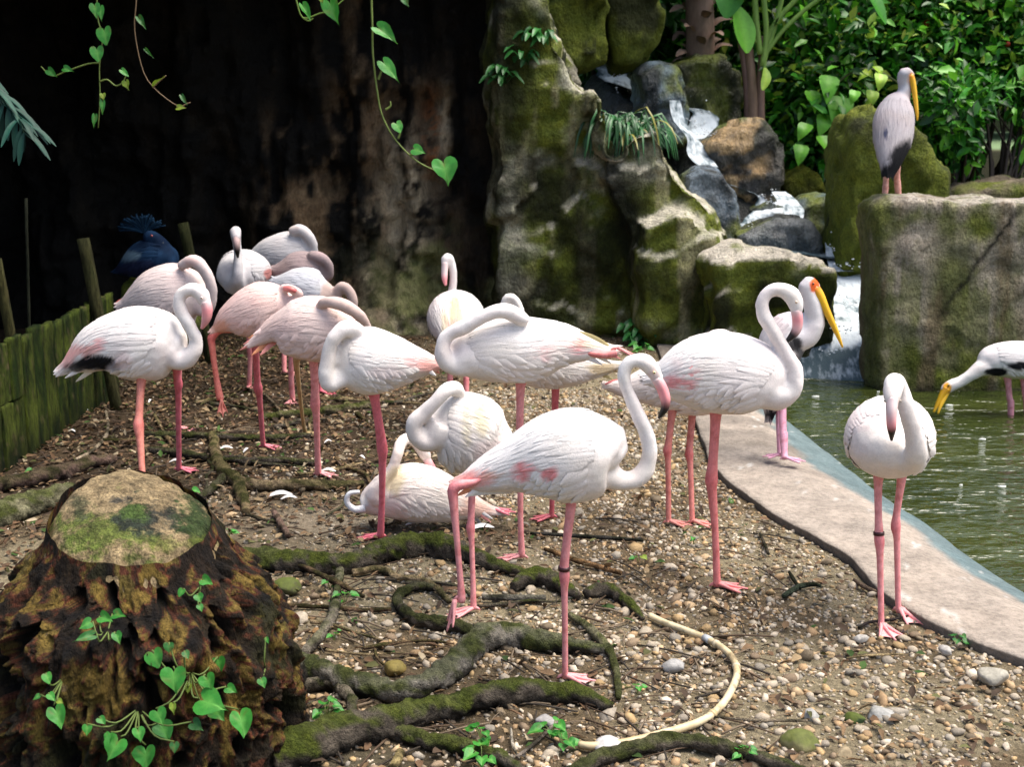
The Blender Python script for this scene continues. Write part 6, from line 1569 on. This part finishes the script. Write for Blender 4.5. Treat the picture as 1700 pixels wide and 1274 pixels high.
# ------------------------------------------------------------------ stones
def stone_verts(seed, sub=ICO3, flat=.6, amp=.28, ang=0):
    r_ = np.random.default_rng(seed)
    V = sub[0].copy()
    V = V * (1 + (fbm(V + seed * 3.1, 1.3, 3, seed) - .5)[:, None] * 2 * amp)
    for _ in range(4):                                      # knock a few flats off
        d = rand_unit(1, r_)[0]; h = r_.uniform(.62, .85); s = V @ d
        V = V - np.outer(np.maximum(s - h, 0) * .85, d)
    return V * np.array([1, r_.uniform(.65, 1), flat])
def in_path(x, y): return x - kerb_x(KL, y)
PAL = 1.05 * np.array([(.42, .39, .34), (.50, .46, .40), (.34, .32, .29), (.46, .36, .24), (.36, .26, .16), (.24, .19, .14), (.60, .56, .50), (.28, .27, .25), (.40, .30, .17), (.18, .15, .11)]) * [1.08, .98, .84]
special = [('grey angular stone beside the hose', 1118, 1106, 21, (.40, .39, .37), 0), ('ochre mossy stone above the S-bent root', 655, 1108, 20, (.34, .24, .07), .3), ('large green mossy stone at the bottom of the gravel', 1325, 1228, 36, (.24, .22, .10), .8),
           ('dark green mossy stone among pale pebbles', 1418, 1194, 20, (.03, .06, .02), .9), ('square pale stone near the concrete edge', 1648, 1120, 28, (.52, .48, .40), .1), ('flat grey stone beside the dark green stone', 1462, 1186, 26, (.44, .43, .41), .1),
           ('grey stone left of the dark green stone', 1346, 1188, 20, (.42, .41, .38), 0), ('pale smooth stone beside the stump', 500, 1026, 19, (.52, .44, .33), 0), ('orange-brown pebble beside the pale smooth stone', 526, 1048, 10, (.38, .22, .09), 0),
           ('white stone by the front-facing flamingo foot', 1430, 1060, 13, (.60, .56, .50), 0), ('mossy dark stone under the thick mossy root', 478, 972, 26, (.10, .10, .04), .8), ('long pale stone near the square pale stone', 1570, 1080, 15, (.5, .47, .43), 0),
           ('tan stone at the lower right edge', 1400, 1250, 18, (.42, .33, .2), 0), ('grey broken stone below the long root', 905, 1196, 17, (.40, .38, .36), 0), ('pale flat stone at the hose end', 1010, 1236, 26, (.62, .60, .58), 0)]
for i, (lb, x, y, r, cc, ms) in enumerate(special):
    g = gp(x, y + r * .35); rm = r * mpp(g[1])
    V = stone_verts(40 + i) * rm; a = random.uniform(0, 6.28)
    V = np.stack([V[:, 0] * math.cos(a) - V[:, 1] * math.sin(a), V[:, 0] * math.sin(a) + V[:, 1] * math.cos(a), V[:, 2]], 1)
    V = V + g + [0, 0, rm * .28]
    nn = vnormals(V, [ICO3[1]]); n = fbm(V, 60, 3, 950 + i)
    c = mixc(cc, np.array(cc) * .7, n)
    m_ = sstep(.2, .7, nn[:, 2] + (n - .5)) * ms; c = c * (1 - m_[:, None]) + np.array([.085, .11, .012]) * m_[:, None]
    tag(obj('stone', V, ICO3[1], c, 'pebble', origin=g), lb, 'stone', 'larger stones on the gravel')
# middling stones that can be told apart: one object each
proto = []
for i in range(12):
    V = stone_verts(70 + i, ICO2); cc = PAL[i % len(PAL)]
    proto.append(mesh_np('stone', V, ICO2[1], mixc(cc, cc * .65, fbm(V, 3, 3, 70 + i)), 'pebble'))
r_ = np.random.default_rng(77)
cnt = 0
while cnt < 220:
    px, py = r_.uniform(980, 1700), r_.uniform(1040, 1274)
    if r_.random() < .22: px, py = r_.uniform(480, 1150), r_.uniform(930, 1270)
    g = gp(px, py)
    if in_path(g[0], g[1]) > -.05: continue
    pi_ = int(r_.integers(0, 12)); o = bpy.data.objects.new('stone', proto[pi_]); COL.objects.link(o)
    s = r_.uniform(6.5, 12) * mpp(g[1]) * (1 if r_.random() < .85 else 1.35)
    o.location = (g[0], g[1], float(ground_z(g[:1], g[1:2])[0]) + s * .28); o.scale = (s, s, s * r_.uniform(.8, 1.1)); o.rotation_euler = (r_.uniform(-.3, .3), r_.uniform(-.3, .3), r_.uniform(0, 6.28))
    tag(o, 'small %s stone loose in the gravel near %s' % (['light grey', 'pale', 'grey', 'tan', 'brown', 'dark brown', 'whitish', 'dark grey', 'ochre', 'blackish'][pi_ % 10], near(px, py)), 'stone', 'loose stones in the gravel'); cnt += 1
def scatter(name, n, seed, xr, yr, dens, rmed, rsig, pal, flat=(.45, .8), wts=None):
    """gravel nobody could count: one mesh of many small faceted stones"""
    r_ = np.random.default_rng(seed)
    px = r_.uniform(*xr, n); py = yr[0] + (yr[1] - yr[0]) * r_.uniform(0, 1, n)
    # uniform on the ground, not in the picture
    y0, y1 = gp(850, yr[1])[1], gp(850, yr[0])[1]
    Y = r_.uniform(y0, y1, n); X = r_.uniform((xr[0] - 850) / FPX * y1 * 1.03, (xr[1] - 850) / FPX * y1 * 1.03, n)
    P = np.stack([X, Y, np.zeros(n)], 1); qx, qy = proj(P)
    k = (qx > xr[0]) & (qx < xr[1]) & (in_path(X, Y) < -.012)
    k &= r_.random(n) < dens(qx, qy, P)
    P = P[k]; n = len(P)
    P[:, 2] = ground_z(P[:, 0], P[:, 1])
    r = rmed * np.exp(r_.normal(size=n) * rsig)
    V0, F0 = ICO1; nv = len(V0)
    jit = 1 + r_.uniform(-.28, .28, (n, nv, 1))
    V = V0[None] * jit * r[:, None, None] * np.stack([np.ones(n), r_.uniform(.6, 1, n), r_.uniform(*flat, n)], 1)[:, None, :]
    a = r_.uniform(0, 6.28, n); ca, sa = np.cos(a)[:, None], np.sin(a)[:, None]
    V = np.stack([V[:, :, 0] * ca - V[:, :, 1] * sa, V[:, :, 0] * sa + V[:, :, 1] * ca, V[:, :, 2]], -1)
    tl = r_.normal(size=(n, 2)) * .25
    V[:, :, 2] += V[:, :, 0] * tl[:, :1] + V[:, :, 1] * tl[:, 1:]
    V = V + P[:, None, :]; V[:, :, 2] += (r * .18)[:, None]
    F = (F0[None] + (np.arange(n) * nv)[:, None, None]).reshape(-1, 3)
    ci = r_.choice(len(pal), n, p=wts); c = pal[ci] * r_.uniform(.65, 1.15, (n, 1))
    return tag(obj(name, V.reshape(-1, 3), F, np.repeat(c, nv, 0), 'pebble', smooth=False), kind='stuff')
def d_gravel(qx, qy, P):
    n = fbm(P, 2.0, 3, 21)
    lit = np.clip(sstep(900, 560, qx + (n - .5) * 500) * sstep(900, 760, qy + (n - .5) * 260), 0, 1)
    sand = np.exp(-((qx - 560) / 190) ** 2 - ((qy - 868) / 34) ** 2)
    near = .45 + .55 * sstep(500, 1000, qx + (n - .5) * 300)
    patch = .5 + .5 * sstep(.36, .56, fbm(P, 5, 3, 26))
    return near * patch * (1 - .85 * lit) * (1 - .7 * sand)
scatter('gravel', 78000, 1, (330, 1760), (640, 1300), d_gravel, .0071, .48, PAL)
scatter('grit', 60000, 2, (0, 1760), (560, 1300), lambda qx, qy, P: .9 * d_gravel(qx, qy, P) + .12, .0042, .35, PAL)
# leaf litter and bark bits under the flock
n = 30000
r_ = np.random.default_rng(31)
Y = r_.uniform(3.0, 10.3, n); X = r_.uniform(-3.6, 1.6, n)
P = np.stack([X, Y, ground_z(X, Y) + .006 + r_.uniform(0, .012, n)], 1); qx, qy = proj(P)
nn = fbm(P, 2.0, 3, 21)
dl = .22 + .78 * np.clip(sstep(980, 560, qx + (nn - .5) * 500) * sstep(930, 780, qy + (nn - .5) * 260), 0, 1)
dl = np.maximum(dl, .45 * sstep(900, 500, qx) * sstep(1000, 1150, qy))
dl = np.maximum(dl, .8 * sstep(330, 200, qx) * sstep(1150, 1000, qy))
k = (r_.random(n) < dl) & (in_path(X, Y) < -.05); P = P[k]; n = len(P)
D = rand_unit(n, r_) * [1, 1, .35]; Nm = rand_unit(n, r_) * .45 + [0, 0, 1]
LP = np.array([(.13, .075, .04), (.20, .125, .065), (.07, .045, .028), (.28, .20, .11), (.10, .10, .035), (.36, .29, .19), (.05, .10, .02)])
V, F, c = leaf_batch(P, D, Nm, r_.uniform(.02, .062, n), r_.uniform(.010, .030, n), LP[r_.choice(7, n, p=[.26, .22, .22, .12, .08, .06, .04])] * r_.uniform(.6, 1.3, (n, 1)), .3)
V[:, 2] = np.maximum(V[:, 2], ground_z(V[:, 0], V[:, 1]) + .002)
tag(obj('leaf_litter', V, F, c, 'litter', smooth=False), kind='stuff')
# short twigs in the litter
parts = []
for i in range(900):
    x, y = (r_.uniform(0, 760), r_.uniform(560, 850)) if i < 600 else (r_.uniform(400, 1300), r_.uniform(860, 1260)); g = gp(x, y); a = r_.uniform(0, 6.28); l = r_.uniform(.03, .12)
    d = np.array([math.cos(a), math.sin(a), 0]) * l; z0 = float(ground_z(g[:1], g[1:2])[0]) + .010
    g[2] = z0
    V, F = tube(np.array([g - d, g + [0, 0, .006], g + d]), r_.uniform(.0015, .004), 5)
    parts.append((V, F, np.array([(.10, .065, .04), (.20, .15, .10), (.05, .04, .03)][int(r_.integers(0, 3))])))
V, F, c = join(parts); tag(obj('twig_litter', V, F, c, 'litter'), kind='stuff')
# moulted white feathers
for i, (x, y, l, a) in enumerate([(375, 748, 34, 10), (410, 752, 26, 60), (545, 790, 40, -10), (600, 768, 26, -40), (465, 828, 60, 8), (480, 832, 40, 5), (195, 655, 26, -60), (250, 668, 22, 80), (140, 690, 20, 30), (690, 872, 50, 3), (545, 740, 20, 30), (120, 722, 22, -20), (800, 880, 60, 6), (292, 772, 34, -8), (330, 760, 24, 40)]):
    g = gp(x, y); L = l * .7 * mpp(g[1]); d = np.array([math.cos(R(a)), math.sin(R(a)), .05])
    g[2] = float(ground_z(g[:1], g[1:2])[0]) + .022
    V, F, c = leaf_blade([g - d * L / 2, g + [0, 0, .012], g + d * L / 2], L * .13, np.array([.72, .70, .68]), nu=9)
    tag(obj('feather', V, F, np.tile([.72, .70, .68], (len(V), 1)), 'feather', origin=g), '%s moulted white feather on the ground near %s' % ('long' if l > 34 else 'small', near(x, y)), 'feather', 'moulted feathers on the ground')
# seedlings
def seedling(label, x, y, n, s, m=1):
    g = gp(x, y); g[2] = float(ground_z(g[:1], g[1:2])[0])
    root = thing('seedling', g, label, 'seedling')
    for i in range(n):
        a = random.uniform(0, 6.28); h = random.uniform(.25, 1) * s * mpp(g[1])
        p = g + np.array([math.cos(a) * s * .4 * mpp(g[1]), math.sin(a) * s * .3 * mpp(g[1]), h * .8 + .012])
        V, F = tube(catmull(np.array([g - [0, 0, .005], (g + p) / 2 + [0, 0, .01], p]), 6), .0012, 5); obj('stem', V, F, (.14, .2, .05), 'stem', root)
        put_leaf(root, HEARTS[m if random.random() < .7 else 0], p, s * random.uniform(.5, .9) * mpp(g[1]), (math.cos(a), math.sin(a), -.2), (0, -.35, 1), .8)
for lb, x, y, n, s, m in (('bright seedling tuft behind the stump top', 310, 832, 6, 22, 1), ('green seedling in the bent root', 572, 1002, 6, 26, 1), ('seedling below the long foreground root', 800, 1228, 7, 34, 0), ('broad-leaved seedling under the long foreground root', 915, 1222, 6, 36, 1), ('seedling at the bottom edge by the dark arching root', 1234, 1268, 6, 30, 1), ('small seedling beside the tan root end', 548, 975, 4, 18, 0), ('seedling group right of the stump foot', 540, 1190, 8, 34, 0),
                          ('pale seedling at the long root underside', 935, 1240, 5, 30, 1), ('seedling at the right side of the stump', 378, 890, 5, 18, 1), ('tiny seedling by the bare leg of the resting bird', 555, 1060, 4, 16, 1), ('seedling on the gravel inside the hose curve', 1058, 1150, 3, 20, 1), ('dark-leaved seedling at the concrete edge', 1588, 1068, 4, 24, 2), ('seedling by the root in front of the stump', 500, 1120, 3, 22, 1), ('seedling tuft at the bottom edge under the root', 800, 1272, 6, 40, 1), ('seedling tuft next to the stump foot', 470, 1200, 6, 30, 2), ('seedling in the litter below the fence', 60, 790, 4, 16, 0), ('little green sprig in the middle gravel', 1152, 905, 3, 14, 1), ('flat green sprig on the gravel right of the banded leg', 1060, 930, 3, 18, 3), ('seedling clump far behind at the cliff foot', 1066, 590, 7, 22, 0)):
    seedling(lb, x, y, n, s, m)
# flecks laid on the pond for sky glints and floating bits: one by one too many to count
n = 25
Y = r_.uniform(3.6, 9.3, n); X = kerb_x(KW, Y) + r_.exponential(1.1, n) + .03
k = X < 3.2; X, Y = X[k], Y[k]; n = len(X)
s = r_.uniform(.004, .013, n) * np.where(r_.random(n) < .08, 2.0, 1)
hexa = np.stack([np.cos(np.arange(7) * 2 * np.pi / 7), np.sin(np.arange(7) * 2 * np.pi / 7)], 1)
V = np.zeros((n, 14, 3)); rr = s[:, None] * r_.uniform(.55, 1.2, (n, 7))
for q, zq in ((0, .004), (7, -.004)):
    V[:, q:q + 7, 0] = X[:, None] + hexa[None, :, 0] * rr * 2.2; V[:, q:q + 7, 1] = Y[:, None] + hexa[None, :, 1] * rr; V[:, q:q + 7, 2] = WZ + zq
T = np.array([[0, i, i + 1] for i in range(1, 6)] + [[i, 7 + i, 7 + (i + 1) % 7] for i in range(7)] + [[i, 7 + (i + 1) % 7, (i + 1) % 7] for i in range(7)])
F = (T[None] + (np.arange(n) * 14)[:, None, None]).reshape(-1, 3)
tag(obj('glint_flecks', V.reshape(-1, 3), F, (.68, .70, .66), 'feather', smooth=False), kind='stuff')
for o in list(S.objects):
    if '_o' in o: del o['_o']
